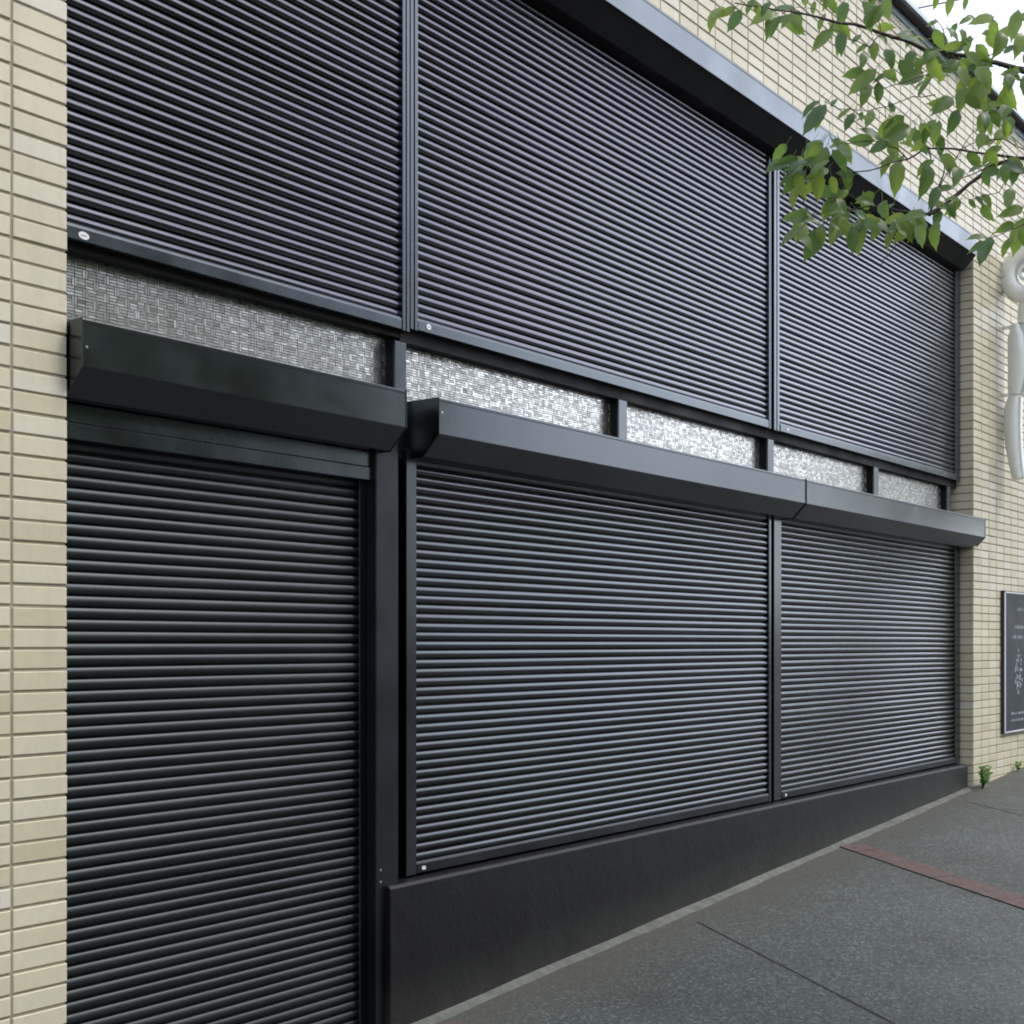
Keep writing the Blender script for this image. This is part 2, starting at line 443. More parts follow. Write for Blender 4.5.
# parapet: pale flashing, dark soffit, pale lip
x0, x1 = WL - 26 * BW - .05, WR + nr * BW + .05
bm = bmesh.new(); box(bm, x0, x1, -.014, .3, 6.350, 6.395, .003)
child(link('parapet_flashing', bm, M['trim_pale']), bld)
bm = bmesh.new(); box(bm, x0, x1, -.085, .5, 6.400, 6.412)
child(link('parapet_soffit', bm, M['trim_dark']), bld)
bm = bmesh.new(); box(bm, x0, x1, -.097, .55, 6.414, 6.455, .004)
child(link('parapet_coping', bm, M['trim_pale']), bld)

# plinth under the shutters
bm = bmesh.new()
prism(bm, [(.03, -.2), (.03, .668), (.042, .680), (.24, .684), (.24, -.2)], 4.19, 11.355, .004)
child(link('plinth', bm, M['plinth']), bld)

# door post between the door shutter and the first window shutter
bm = bmesh.new()
box(bm, 4.135, 4.272, .06, .24, -.4, 2.56, .004)
child(link('door_post', bm, M['frame']), bld)
for zz in (.700, .75):
    bm = bmesh.new(); disc(bm, 4.16, .0599, zz, .005, .005, .003)
    child(link('post_screw', bm, M['screw']), bld)

# mosaic band of small steel tiles in a basket weave, each tile very slightly tilted
def mosaic(name, x0, x1, z0, z1, y):
    V = []; F = []; T = []
    S = .0325; g = .0011
    def tile(xa, xb, za, zb):
        if xb > x1 or za < z0 or zb > z1 + .01: return
        t = random.random()
        ax = random.gauss(0, .020); az = random.gauss(0, .022)
        xc, zc = (xa + xb) / 2, (za + zb) / 2
        n = len(V); e = .0010; th = .004
        base = [(xa + g / 2, za + g / 2), (xb - g / 2, za + g / 2), (xb - g / 2, zb - g / 2), (xa + g / 2, zb - g / 2)]
        inn = [(xa + g / 2 + e, za + g / 2 + e), (xb - g / 2 - e, za + g / 2 + e), (xb - g / 2 - e, zb - g / 2 - e), (xa + g / 2 + e, zb - g / 2 - e)]
        for px, pz in base: V.append((px, y, pz))
        for px, pz in inn: V.append((px, y - th + (px - xc) * az + (pz - zc) * ax, pz))
        F.append((n + 4, n + 5, n + 6, n + 7))
        for i in range(4):
            j = (i + 1) % 4; F.append((n + i, n + j, n + 4 + j, n + 4 + i))
        T.extend([t] * 5)
    rows = int((z1 - z0) / S) + 1
    for r in range(rows):
        za = z0 + r * S
        x = x0 - 3 * S + (1.33 * S if r % 2 else 0.0)
        i = 0
        while x < x1:
            if i % 3 == 2:
                for k in range(2):
                    if x + k * S / 3 > x0: tile(x + k * S / 3, x + (k + 1) * S / 3, za, za + S)
                x += S * 2 / 3
            else:
                for k in range(3):
                    if x > x0 - .001: tile(x, x + S, za + k * S / 3, za + (k + 1) * S / 3)
                x += S
            i += 1
    return raw(name, V, F, M['tile'], fattr=T)
child(mosaic('mosaic_band', WL + .005, WR - .12, 2.66, 3.03, .190), bld)
bm = bmesh.new(); box(bm, WL, WR, .1895, .23, 2.5, 3.06)
child(link('mosaic_grout', bm, M['grout']), bld)
# frame above the mosaic and the little posts that divide it
for xa, xb, za, zb in ((WL, 4.36, 3.022, 3.052), (4.363, WR - .02, 3.008, 3.068)):
    bm = bmesh.new(); box(bm, xa, xb, .135, .23, za, zb, .003)
    child(link('transom', bm, M['soffit']), bld)
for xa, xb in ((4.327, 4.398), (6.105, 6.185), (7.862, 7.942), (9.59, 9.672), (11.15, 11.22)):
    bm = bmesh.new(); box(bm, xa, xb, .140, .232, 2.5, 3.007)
    mu = child(link('mullion', bm, M['soffit']), bld)  # post coloured black so its sides look shaded
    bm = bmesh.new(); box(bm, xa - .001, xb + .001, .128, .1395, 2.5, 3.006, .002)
    fp = link('lit_front_plate', bm, M['rail'] if xa < 5 else M['guide']); fp.parent = mu  # lighter lit front; darker on the first post for its dimmer reflection

# ------------------------------------------------------------------ roller shutters
PITCH = .0385
def curtain(x0, x1, z0, z1, y, seed, mat, pitch):
    rnd = random.Random(seed)
    V = []; F = []; MI = []
    n = int(math.ceil((z1 - z0) / pitch))
    for k in range(n):
        zb = z0 + k * pitch
        tilt = rnd.gauss(0, .022); off = rnd.gauss(0, .0006)
        prof = []
        hs = pitch * .78                       # the curved face, leaning back towards its top
        yy = .0005 + off
        prof += [(.0085, .0), (.0060 , .0), (yy, .0)]
        for i in range(10):
            t = (i + .5) / 10
            yy += math.tan(R((-38 + 78 * t) if z0 > 2 else (-50 + 88 * t)) + tilt) * hs / 10
            prof.append((yy, (i + 1) / 10 * hs))
        prof += [(.0080, hs + .0008), (.0085, hs + .0030), (.0085, pitch - .0002)]
        segs = max(2, int((x1 - x0) / .8))
        base = len(V)
        for s in range(segs + 1):
            x = x0 + (x1 - x0) * s / segs
            wv = rnd.gauss(0, .0007)
            sag = rnd.gauss(0, .0003)
            for py, pz in prof: V.append((x, y + py + wv, zb + pz + sag))
        m = len(prof)
        for s in range(segs):
            for i in range(m - 1):
                a = base + s * m + i
                F.append((a, a + m, a + m + 1, a + 1)); MI.append(0 if 1 <= i <= 12 else 1)  # groove faces take the black: recess shade put into colour
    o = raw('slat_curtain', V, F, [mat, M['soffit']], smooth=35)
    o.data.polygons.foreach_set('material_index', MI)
    return o

def housing_profile(zt, zf, zb, yf=-.07, yb=.20, ch=.09):
    return [(yf, zt), (yf, zf), (yf + ch, zb), (yb, zb), (yb, zt)]

def shutter(label, x0, x1, z0, z1, y, gl=None, gr=None, rail=None, house=None, sticker=None, screws=(), lip=None, seed=1, gy=.10, gz0=None):
    th = empty('roller_shutter', ((x0 + x1) / 2, y, z0), label, 'roller shutter', 'black roller shutters across the shop front')
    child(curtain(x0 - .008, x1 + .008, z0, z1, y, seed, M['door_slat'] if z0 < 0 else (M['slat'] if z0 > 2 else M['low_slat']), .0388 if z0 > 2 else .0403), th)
    lo = gz0 if gz0 is not None else (rail[0] if rail else z0)
    for g in (gl, gr):
        if not g: continue
        ga, gb = g
        bm = bmesh.new()
        # two flanges with a groove between, like an aluminium guide
        w = gb - ga
        if z0 < 2:
            box(bm, ga, gb, gy, .2335, lo, z1 + .02, .002)
            child(link('guide_rail', bm, M['housing']), th)
            continue
        box(bm, ga, ga + w * .40, gy, .2335, lo, z1 + .02, .002)
        box(bm, ga + w * .40 + .0003, ga + w * .56, gy + .009, .2325, lo, z1 + .02)
        box(bm, ga + w * .56 + .0006, gb, gy + .001, .2335, lo, z1 + .02, .002)
        child(link('guide_rail', bm, M['rail'] if z0 > 2 else M['housing']), th)
    if rail:
        bm = bmesh.new()
        prism(bm, [(y - .018, rail[0] + .004), (y - .018, rail[1] - .012), (y - .012, rail[1] - .001), (y + .014, rail[1] - .001), (y + .014, rail[0])], x0, x1, .0015)
        child(link('bottom_rail', bm, M['rail'] if rail[0] > 2 else M['frame']), th)
    if house:
        hx0, hx1, zt, zf, zb = house
        bm = bmesh.new()
        prism(bm, housing_profile(zt, zf, zb), hx0 + .004, hx1 - .004, .003)
        h = child(link('shutter_housing', bm, M['housing']), th)
        for xa, xb in ((hx0, hx0 + .0035), (hx1 - .0035, hx1)):
            bm = bmesh.new()
            pr = [(-.0725, zt + .0025), (-.0725, zf - .001), (-.0725 + .0905, zb - .0025), (.2, zb - .0025), (.2, zt + .0025)]
            prism(bm, pr, xa, xb, .0007)
            e = link('end_cap', bm, M['housing'])
            e.parent = h
        bm = bmesh.new()           # turned top seam of the housing
        box(bm, hx0 + .006, hx1 - .006, -.0707, -.0690, zt - .0150, zt - .0115)
        e = link('top_seam', bm, M['soffit']); e.parent = h
    if lip:
        bm = bmesh.new()
        a, b_, c, d = lip
        box(bm, a, b_, .082, .2, (c + d) / 2 - .004, d, .003)
        box(bm, a, b_, .079, .2, c, (c + d) / 2 - .006, .003)
        child(link('header_panel', bm, M['rail']), th)
    if sticker:
        sx, sz, rx, rz = sticker
        bm = bmesh.new(); disc(bm, sx, y - .0182, sz, rx, rz, .0012, ang=R(-4))
        s = child(link('oval_badge', bm, M['sticker']), th)
        if rx > .012:
            bm = bmesh.new(); box(bm, sx - rx * .55, sx + rx * .55, y - .0200, y - .0195, sz - rz * .14, sz + rz * .14)
            e = link('badge_print', bm, M['ink']); e.parent = s
    for sx, sy, sz in screws:
        bm = bmesh.new(); disc(bm, sx, sy, sz, .0045, .0045, .002, n=12)
        child(link('screw', bm, M['screw']), th)
    return th

YU = .118
ZR = (3.064, 3.122)
shutter('upper shutter at far left, between the brick pier and the first tall guide', 2.625, 4.338, 3.106, 4.84, YU,
        None, (4.345, 4.391), (3.048, 3.106), None, (2.742, 3.071, .021, .0125), seed=3)
shutter('wide upper middle shutter with a round badge at its lower left corner', 4.446, 7.815, 3.122, 4.84, YU,
        (4.396, 4.446), (7.822, 7.852), ZR, None, (4.515, 3.094, .015, .0125), seed=4)
shutter('upper right shutter partly behind the leafy branches', 7.985, 11.27, 3.122, 4.84, YU,
        (7.893, 7.972), (11.275, 11.385), ZR, None, (8.09, 3.091, .012, .008), seed=5)
shutter('tall door shutter at lower left running down past the plinth beside the brick pier', 2.625, 4.085, -.35, 2.44, .140,
        None, (4.088, 4.134), None, (2.614, 4.178, 2.745, 2.59, 2.50), None, ((2.633, -.0702, 2.655),), (2.618, 4.146, 2.378, 2.498), seed=6, gy=.11, gz0=-.35)
shutter('wide lower middle shutter standing on the black plinth', 4.436, 7.815, .746, 2.52, YU,
        (4.368, 4.434), (7.822, 7.850), (.690, .746), (4.384, 7.990, 2.745, 2.59, 2.50), (4.482, .713, .013, .009), ((4.405, -.0702, 2.685),), seed=7)
shutter('lower right shutter next to the far brick wall', 8.005, 11.25, .746, 2.52, YU,
        (7.893, 7.995), (11.255, 11.375), (.690, .746), (8.006, 11.50, 2.745, 2.59, 2.50), (8.06, .712, .012, .009), (), seed=8)

# long upper housing over the three upper shutters
uh = empty('shutter_housing', (7, 0, 4.78), 'long black housing with a pale blue-grey front above the three upper shutters', 'shutter housing')
bm = bmesh.new()
prism(bm, [(-.068, 5.060), (-.068, 4.924), (-.030, 4.885), (.035, 4.815), (.20, 4.815), (.20, 5.060)], 2.616, 11.275, .003)
child(link('housing_body', bm, M['soffit']), uh)
bm = bmesh.new(); box(bm, 2.616, 11.270, -.074, -.0685, 4.922, 5.058, .002)
child(link('front_panel', bm, M['fascia']), uh)
bm = bmesh.new(); box(bm, 2.616, 11.272, -.0755, -.004, 5.0582, 5.070, .002)
child(link('top_flashing', bm, M['fascia']), uh)

# ------------------------------------------------------------------ wall plaque
pl = empty('wall_plaque', (12.8, -.02, 1.5), 'dark slate plaque with pale rim and lettering, mounted low on the right brick wall', 'plaque')
PX0, PX1, PZ0, PZ1 = 12.13, 13.12, .895, 2.165
bm = bmesh.new(); box(bm, PX0, PX1, -.030, -.002, PZ0, PZ1, .002)
child(link('backing_board', bm, M['plate_edge']), pl)
bm = bmesh.new(); box(bm, PX0 + .045, PX1 - .045, -.0335, -.0305, PZ0 + .02, PZ1 - .022, .001)
child(link('plate', bm, M['plate']), pl)
bm = bmesh.new()
box(bm, PX0 + .012, PX0 + .040, -.0345, -.0303, PZ0 + .004, PZ1 - .020, .001)
box(bm, PX1 - .040, PX1 - .012, -.0345, -.0303, PZ0 + .004, PZ1 - .020, .001)
box(bm, PX0 + .042, PX1 - .042, -.0345, -.0303, PZ0 + .004, PZ0 + .018, .001)
box(bm, PX0 + .042, PX1 - .042, -.0345, -.0303, PZ1 - .020, PZ1 - .008, .001)
child(link('rim', bm, M['plate_rim']), pl)
bm = bmesh.new()
rnd = random.Random(4); CXP = (PX0 + PX1) / 2
for z, half, h in ((2.005, .13, .026), (1.845, .20, .030), (1.755, .27, .032), (1.065, .30, .022), (1.005, .36, .022)):
    x = CXP - half
    while x < CXP + half:
        w = rnd.uniform(.010, .020)
        if rnd.random() < .82:
            # one small character: a stem and a cross stroke
            box(bm, x, x + .0045, -.0350, -.0337, z - h / 2, z + h / 2)
            if rnd.random() < .8: box(bm, x + .005, x + w, -.0350, -.0337, z + rnd.choice((-.4, 0, .38)) * h - .002, z + rnd.choice((-.4, 0, .38)) * h + .006)
            if rnd.random() < .5: box(bm, x + w - .004, x + w, -.0347, -.0337, z - h / 2, z + h / 3)
        x += w + .006
child(link('lettering', bm, M['engrave']), pl)
# foliate emblem: small curled lobes around a centre line
bm = bmesh.new()
for (ex, ez, s) in ((0, 1.63, .030), (-.03, 1.585, .03), (.03, 1.585, .03), (-.055, 1.53, .042), (.055, 1.53, .042), (0, 1.54, .035), (-.085, 1.46, .045), (.085, 1.46, .045), (-.02, 1.47, .035), (.04, 1.45, .03),
                    (-.05, 1.39, .045), (.05, 1.39, .045), (-.10, 1.36, .035), (.10, 1.36, .035), (0, 1.345, .05), (-.06, 1.31, .04), (.06, 1.31, .04), (0, 1.27, .045)):
    for k in range(5):
        a = rnd.uniform(0, 2 * math.pi); rr = s * rnd.uniform(.2, .7)
        disc(bm, CXP - .09 + ex + rr * math.cos(a), -.0337, ez + rr * math.sin(a), s * rnd.uniform(.16, .34), s * rnd.uniform(.12, .25), .0012 + .0004 * k, ang=a, n=10)
child(link('emblem', bm, M['engrave']), pl)

# ------------------------------------------------------------------ white scroll sign projecting from the wall
sg = empty('projecting_sign', (12.2, -.2, 4.1), 'white lyre-like scrollwork sign projecting from the upper right brick wall', 'sign')
SX = 12.20; CY = -.215
def band(name, pts, wid, parent, th=.05):
    """bent band in the YZ plane, rounded across its thickness"""
    bm = bmesh.new(); rings = []
    n = len(pts)
    for i, (py, pz) in enumerate(pts):
        a = pts[max(i - 1, 0)]; b_ = pts[min(i + 1, n - 1)]
        dy, dz = b_[0] - a[0], b_[1] - a[1]; l = math.hypot(dy, dz) or 1
        ny, nz = -dz / l, dy / l
        w = wid[i] / 2 if isinstance(wid, (list, tuple)) else wid / 2
        ring = []
        for k in range(12):
            t = 2 * math.pi * k / 12
            cx = math.cos(t); sx = math.sin(t)
            cc = math.copysign(abs(cx) ** .35, cx); ss = math.copysign(abs(sx) ** .5, sx)
            ring.append(bm.verts.new((SX + th * ss, py + ny * w * cc, pz + nz * w * cc)))
        rings.append(ring)
    for i in range(n - 1):
        for k in range(12):
            l = (k + 1) % 12
            bm.faces.new((rings[i][k], rings[i][l], rings[i + 1][l], rings[i + 1][k]))
    bm.faces.new(rings[0][::-1]); bm.faces.new(rings[-1])
    bmesh.ops.recalc_face_normals(bm, faces=bm.faces[:])
    return child(link(name, bm, M['scroll'], smooth=50), parent)
c = (CY, 4.95)
band('ring', [(c[0] + .165 * math.cos(t), c[1] + .185 * math.sin(t)) for t in [2 * math.pi * i / 36 for i in range(37)]], .155, sg)
band('hub', [(c[0] + .055 * math.cos(t), c[1] + .055 * math.sin(t)) for t in [2 * math.pi * i / 20 for i in range(21)]], .035, sg, .06)
band('neck', [(CY, 4.76), (CY, 4.66), (CY, 4.52)], [.12, .15, .17], sg, .04)
for s in (1, -1):
    def m(y): return CY + s * (y - CY)
    band('side_arm', [(m(-.115), 4.52), (m(-.118), 4.40), (m(-.128), 4.25), (m(-.130), 4.10), (m(-.118), 3.98), (m(-.11), 3.90)], [.07, .15, .17, .17, .15, .12], sg, .035)
    band('lower_scroll', [(m(-.11), 3.88), (m(-.09), 3.78), (m(-.085), 3.62), (m(-.095), 3.46), (m(-.115), 3.30), (m(-.14), 3.15)], [.11, .145, .150, .140, .12, .10], sg, .05)
band('centre_panel', [(CY, 4.50), (CY, 4.2), (CY, 3.92)], [.12, .11, .12], sg, .02)
for zz in (4.50, 3.90):
    bm = bmesh.new(); box(bm, SX - .02, SX + .02, CY - .2, -.002, zz - .012, zz + .012, .002)
    child(link('bracket', bm, M['scroll']), sg)

# ------------------------------------------------------------------ overhead cable
bm = bmesh.new()
A = Vector((12.0, 2.2, 7.6)); Bq = Vector((17.0, -4.2, 9.65))
pts = []
for i in range(25):
    t = i / 24; p = A.lerp(Bq, t); p.z -= .12 * math.sin(math.pi * t)
    pts.append((p.x, p.y, p.z, .008))
tube(bm, pts, 6)
tag(link('overhead_cable', bm, M['wire'], smooth=60), 'thin grey cable crossing the white sky above the parapet', 'cable')

# ------------------------------------------------------------------ tree
TWIGS=[
[(5.085,-2.72,3.521,0.017),(4.895,-2.553,3.598,0.014),(4.715,-2.398,3.652,0.01),(4.58,-2.304,3.668,0.0085),(4.42,-2.177,3.677,0.0075),(4.229,-2.091,3.691,0.006),(4.031,-1.996,3.684,0.0045),(3.932,-1.949,3.677,0.0035),(3.837,-1.906,3.672,0.0025),(3.672,-1.855,3.644,0.002)],
[(5.193,-2.697,3.453,0.013),(4.99,-2.512,3.399,0.009),(4.802,-2.349,3.389,0.006),(4.731,-2.254,3.406,0.0045),(4.611,-2.18,3.405,0.004),(4.512,-2.133,3.383,0.0032),(4.477,-2.087,3.346,0.003),(4.388,-2.052,3.311,0.0026),(4.299,-2.018,3.277,0.0022),(4.245,-1.946,3.267,0.0016)],
[(4.821,-2.374,3.389,0.006),(4.773,-2.31,3.378,0.006),(4.683,-2.225,3.288,0.007),(4.621,-2.177,3.226,0.008),(4.56,-2.129,3.174,0.009)],
[(4.477,-2.087,3.346,0.0025),(4.433,-2.062,3.379,0.0022),(4.373,-2.033,3.389,0.002),(4.259,-1.965,3.367,0.0016),(4.179,-1.943,3.351,0.0012)],
[(4.483,-2.259,3.637,0.0026),(4.379,-2.206,3.582,0.0022),(4.277,-2.153,3.528,0.0018),(4.237,-2.102,3.512,0.0014),(4.16,-2.082,3.527,0.0012)],
[(4.434,-2.196,3.527,0.0018),(4.339,-2.153,3.5,0.0016),(4.237,-2.102,3.444,0.0014),(4.204,-2.057,3.434,0.0012),(4.097,-2,3.424,0.0012),(4.023,-1.986,3.426,0.001)],
[(4.56,-2.129,3.174,0.005),(4.485,-2.098,3.169,0.003),(4.382,-2.044,3.166,0.0026),(4.283,-1.997,3.153,0.0023),(4.239,-1.938,3.137,0.002),(4.206,-1.896,3.09,0.0014)],
[(4.279,-1.991,3.267,0.0016),(4.263,-1.97,3.227,0.0016),(4.239,-1.938,3.187,0.0018),(4.196,-1.915,3.154,0.0014)],
[(4.096,-1.883,3.249,0.0012),(4.094,-1.88,3.157,0.0015),(4.102,-1.891,3.111,0.0014),(4.1,-1.888,3.088,0.0012)],
[(4.412,-2.084,3.045,0.0012),(4.398,-2.065,3.025,0.0013),(4.38,-2.041,2.994,0.0015),(4.371,-2.03,2.967,0.0022)],
[(4.56,-2.129,3.174,0.004),(4.535,-2.163,3.227,0.003),(4.549,-2.182,3.284,0.0025),(4.552,-2.184,3.329,0.002),(4.543,-2.173,3.373,0.0016)],
[(4.523,-2.146,3.169,0.002),(4.494,-2.191,3.227,0.002),(4.514,-2.218,3.301,0.0018),(4.489,-2.267,3.343,0.0016),(4.517,-2.304,3.417,0.0012)],
[(4.554,-2.187,3.244,0.0015),(4.589,-2.233,3.284,0.0018),(4.636,-2.295,3.319,0.002),(4.722,-2.326,3.36,0.0025)],
[(4.781,-2.321,3.312,0.0012),(4.769,-2.304,3.277,0.0015),(4.737,-2.263,3.256,0.0014),(4.705,-2.221,3.242,0.001)],
[(4.832,-2.387,3.409,0.002),(4.779,-2.318,3.455,0.0024),(4.676,-2.265,3.429,0.002),(4.585,-2.228,3.38,0.0015)],
[(4.465,-2.235,3.683,0.0025),(4.449,-2.214,3.743,0.002),(4.432,-2.193,3.783,0.0015)],
[(4.586,-2.312,3.672,0.002),(4.576,-2.381,3.677,0.0022),(4.626,-2.447,3.697,0.0024)],
[(4.606,-2.339,3.658,0.002),(4.59,-2.4,3.623,0.002),(4.636,-2.461,3.617,0.002)],
[(4.489,-2.267,3.693,0.0015),(4.489,-2.267,3.717,0.0014),(4.481,-2.257,3.753,0.001)],
[(4.646,-2.474,3.127,0.003),(4.555,-2.436,3.078,0.0022),(4.464,-2.4,3.027,0.0016),(4.444,-2.374,3.02,0.0012)],
[(4.229,-2.091,3.685,0.0022),(4.16,-2.082,3.627,0.0018),(4.083,-2.064,3.621,0.0015),(4.054,-2.026,3.643,0.0012),(4.02,-2.014,3.643,0.001)],
[(3.932,-1.949,3.677,0.0015),(3.865,-1.944,3.669,0.0015),(3.85,-1.924,3.657,0.001)],
[(4.229,-2.091,3.691,0.002),(4.223,-2.083,3.731,0.0016),(4.204,-2.057,3.783,0.0014),(4.188,-2.037,3.835,0.0014)],
[(4.58,-2.304,3.668,0.0013),(4.58,-2.282,3.657,0.0012),(4.585,-2.255,3.652,0.00095),(4.571,-2.258,3.622,0.0007)],
[(4.245,-1.946,3.267,0.0013),(4.225,-1.953,3.236,0.0012),(4.213,-1.966,3.207,0.00095),(4.223,-1.96,3.187,0.0007)],
[(4.683,-2.225,3.288,0.0013),(4.718,-2.239,3.309,0.0012),(4.74,-2.249,3.334,0.00095),(4.764,-2.25,3.364,0.0007)],
[(4.179,-1.943,3.351,0.0013),(4.182,-1.937,3.377,0.0012),(4.19,-1.932,3.405,0.00095),(4.173,-1.936,3.422,0.0007)],
[(4.379,-2.206,3.582,0.0013),(4.364,-2.186,3.569,0.0012),(4.338,-2.173,3.548,0.00095),(4.309,-2.153,3.543,0.0007)],
[(4.237,-2.102,3.444,0.0013),(4.257,-2.097,3.428,0.0012),(4.261,-2.084,3.41,0.00095),(4.264,-2.083,3.387,0.0007)],
[(4.485,-2.098,3.169,0.0013),(4.492,-2.126,3.162,0.0012),(4.527,-2.144,3.162,0.00095),(4.538,-2.167,3.149,0.0007)],
[(4.239,-1.938,3.187,0.0013),(4.214,-1.918,3.179,0.0012),(4.211,-1.891,3.172,0.00095),(4.182,-1.876,3.157,0.0007)],
[(4.1,-1.888,3.088,0.0013),(4.118,-1.908,3.099,0.0012),(4.143,-1.925,3.112,0.00095),(4.162,-1.946,3.121,0.0007)],
[(4.535,-2.163,3.227,0.0013),(4.521,-2.166,3.198,0.0012),(4.523,-2.179,3.173,0.00095),(4.523,-2.172,3.151,0.0007)],
[(4.489,-2.267,3.343,0.0013),(4.47,-2.263,3.316,0.0012),(4.451,-2.244,3.303,0.00095),(4.436,-2.222,3.293,0.0007)],
[(4.722,-2.326,3.36,0.0013),(4.737,-2.351,3.363,0.0012),(4.755,-2.369,3.349,0.00095),(4.785,-2.384,3.339,0.0007)],
[(4.737,-2.263,3.256,0.0013),(4.709,-2.243,3.244,0.0012),(4.703,-2.23,3.222,0.00095),(4.709,-2.223,3.201,0.0007)],
[(4.779,-2.318,3.455,0.0013),(4.773,-2.339,3.467,0.0012),(4.781,-2.356,3.486,0.00095),(4.783,-2.38,3.495,0.0007)],
[(4.449,-2.214,3.743,0.0013),(4.446,-2.233,3.756,0.0012),(4.463,-2.241,3.782,0.00095),(4.48,-2.254,3.803,0.0007)],
[(4.626,-2.447,3.697,0.0013),(4.632,-2.474,3.686,0.0012),(4.663,-2.49,3.68,0.00095),(4.686,-2.512,3.681,0.0007)],
[(4.636,-2.461,3.617,0.0013),(4.604,-2.442,3.616,0.0012),(4.589,-2.417,3.617,0.00095),(4.568,-2.396,3.624,0.0007)],
[(4.489,-2.267,3.717,0.0013),(4.488,-2.297,3.705,0.0012),(4.519,-2.315,3.718,0.00095),(4.538,-2.335,3.732,0.0007)],
[(4.02,-2.014,3.643,0.0013),(4.008,-2.022,3.66,0.0012),(4.002,-2.022,3.68,0.00095),(4.015,-2.019,3.708,0.0007)],
[(3.865,-1.944,3.669,0.0013),(3.887,-1.962,3.68,0.0012),(3.897,-1.987,3.679,0.00095),(3.914,-2.009,3.673,0.0007)],
[(4.223,-2.083,3.731,0.0013),(4.203,-2.076,3.745,0.0012),(4.214,-2.075,3.773,0.00095),(4.217,-2.078,3.797,0.0007)]]
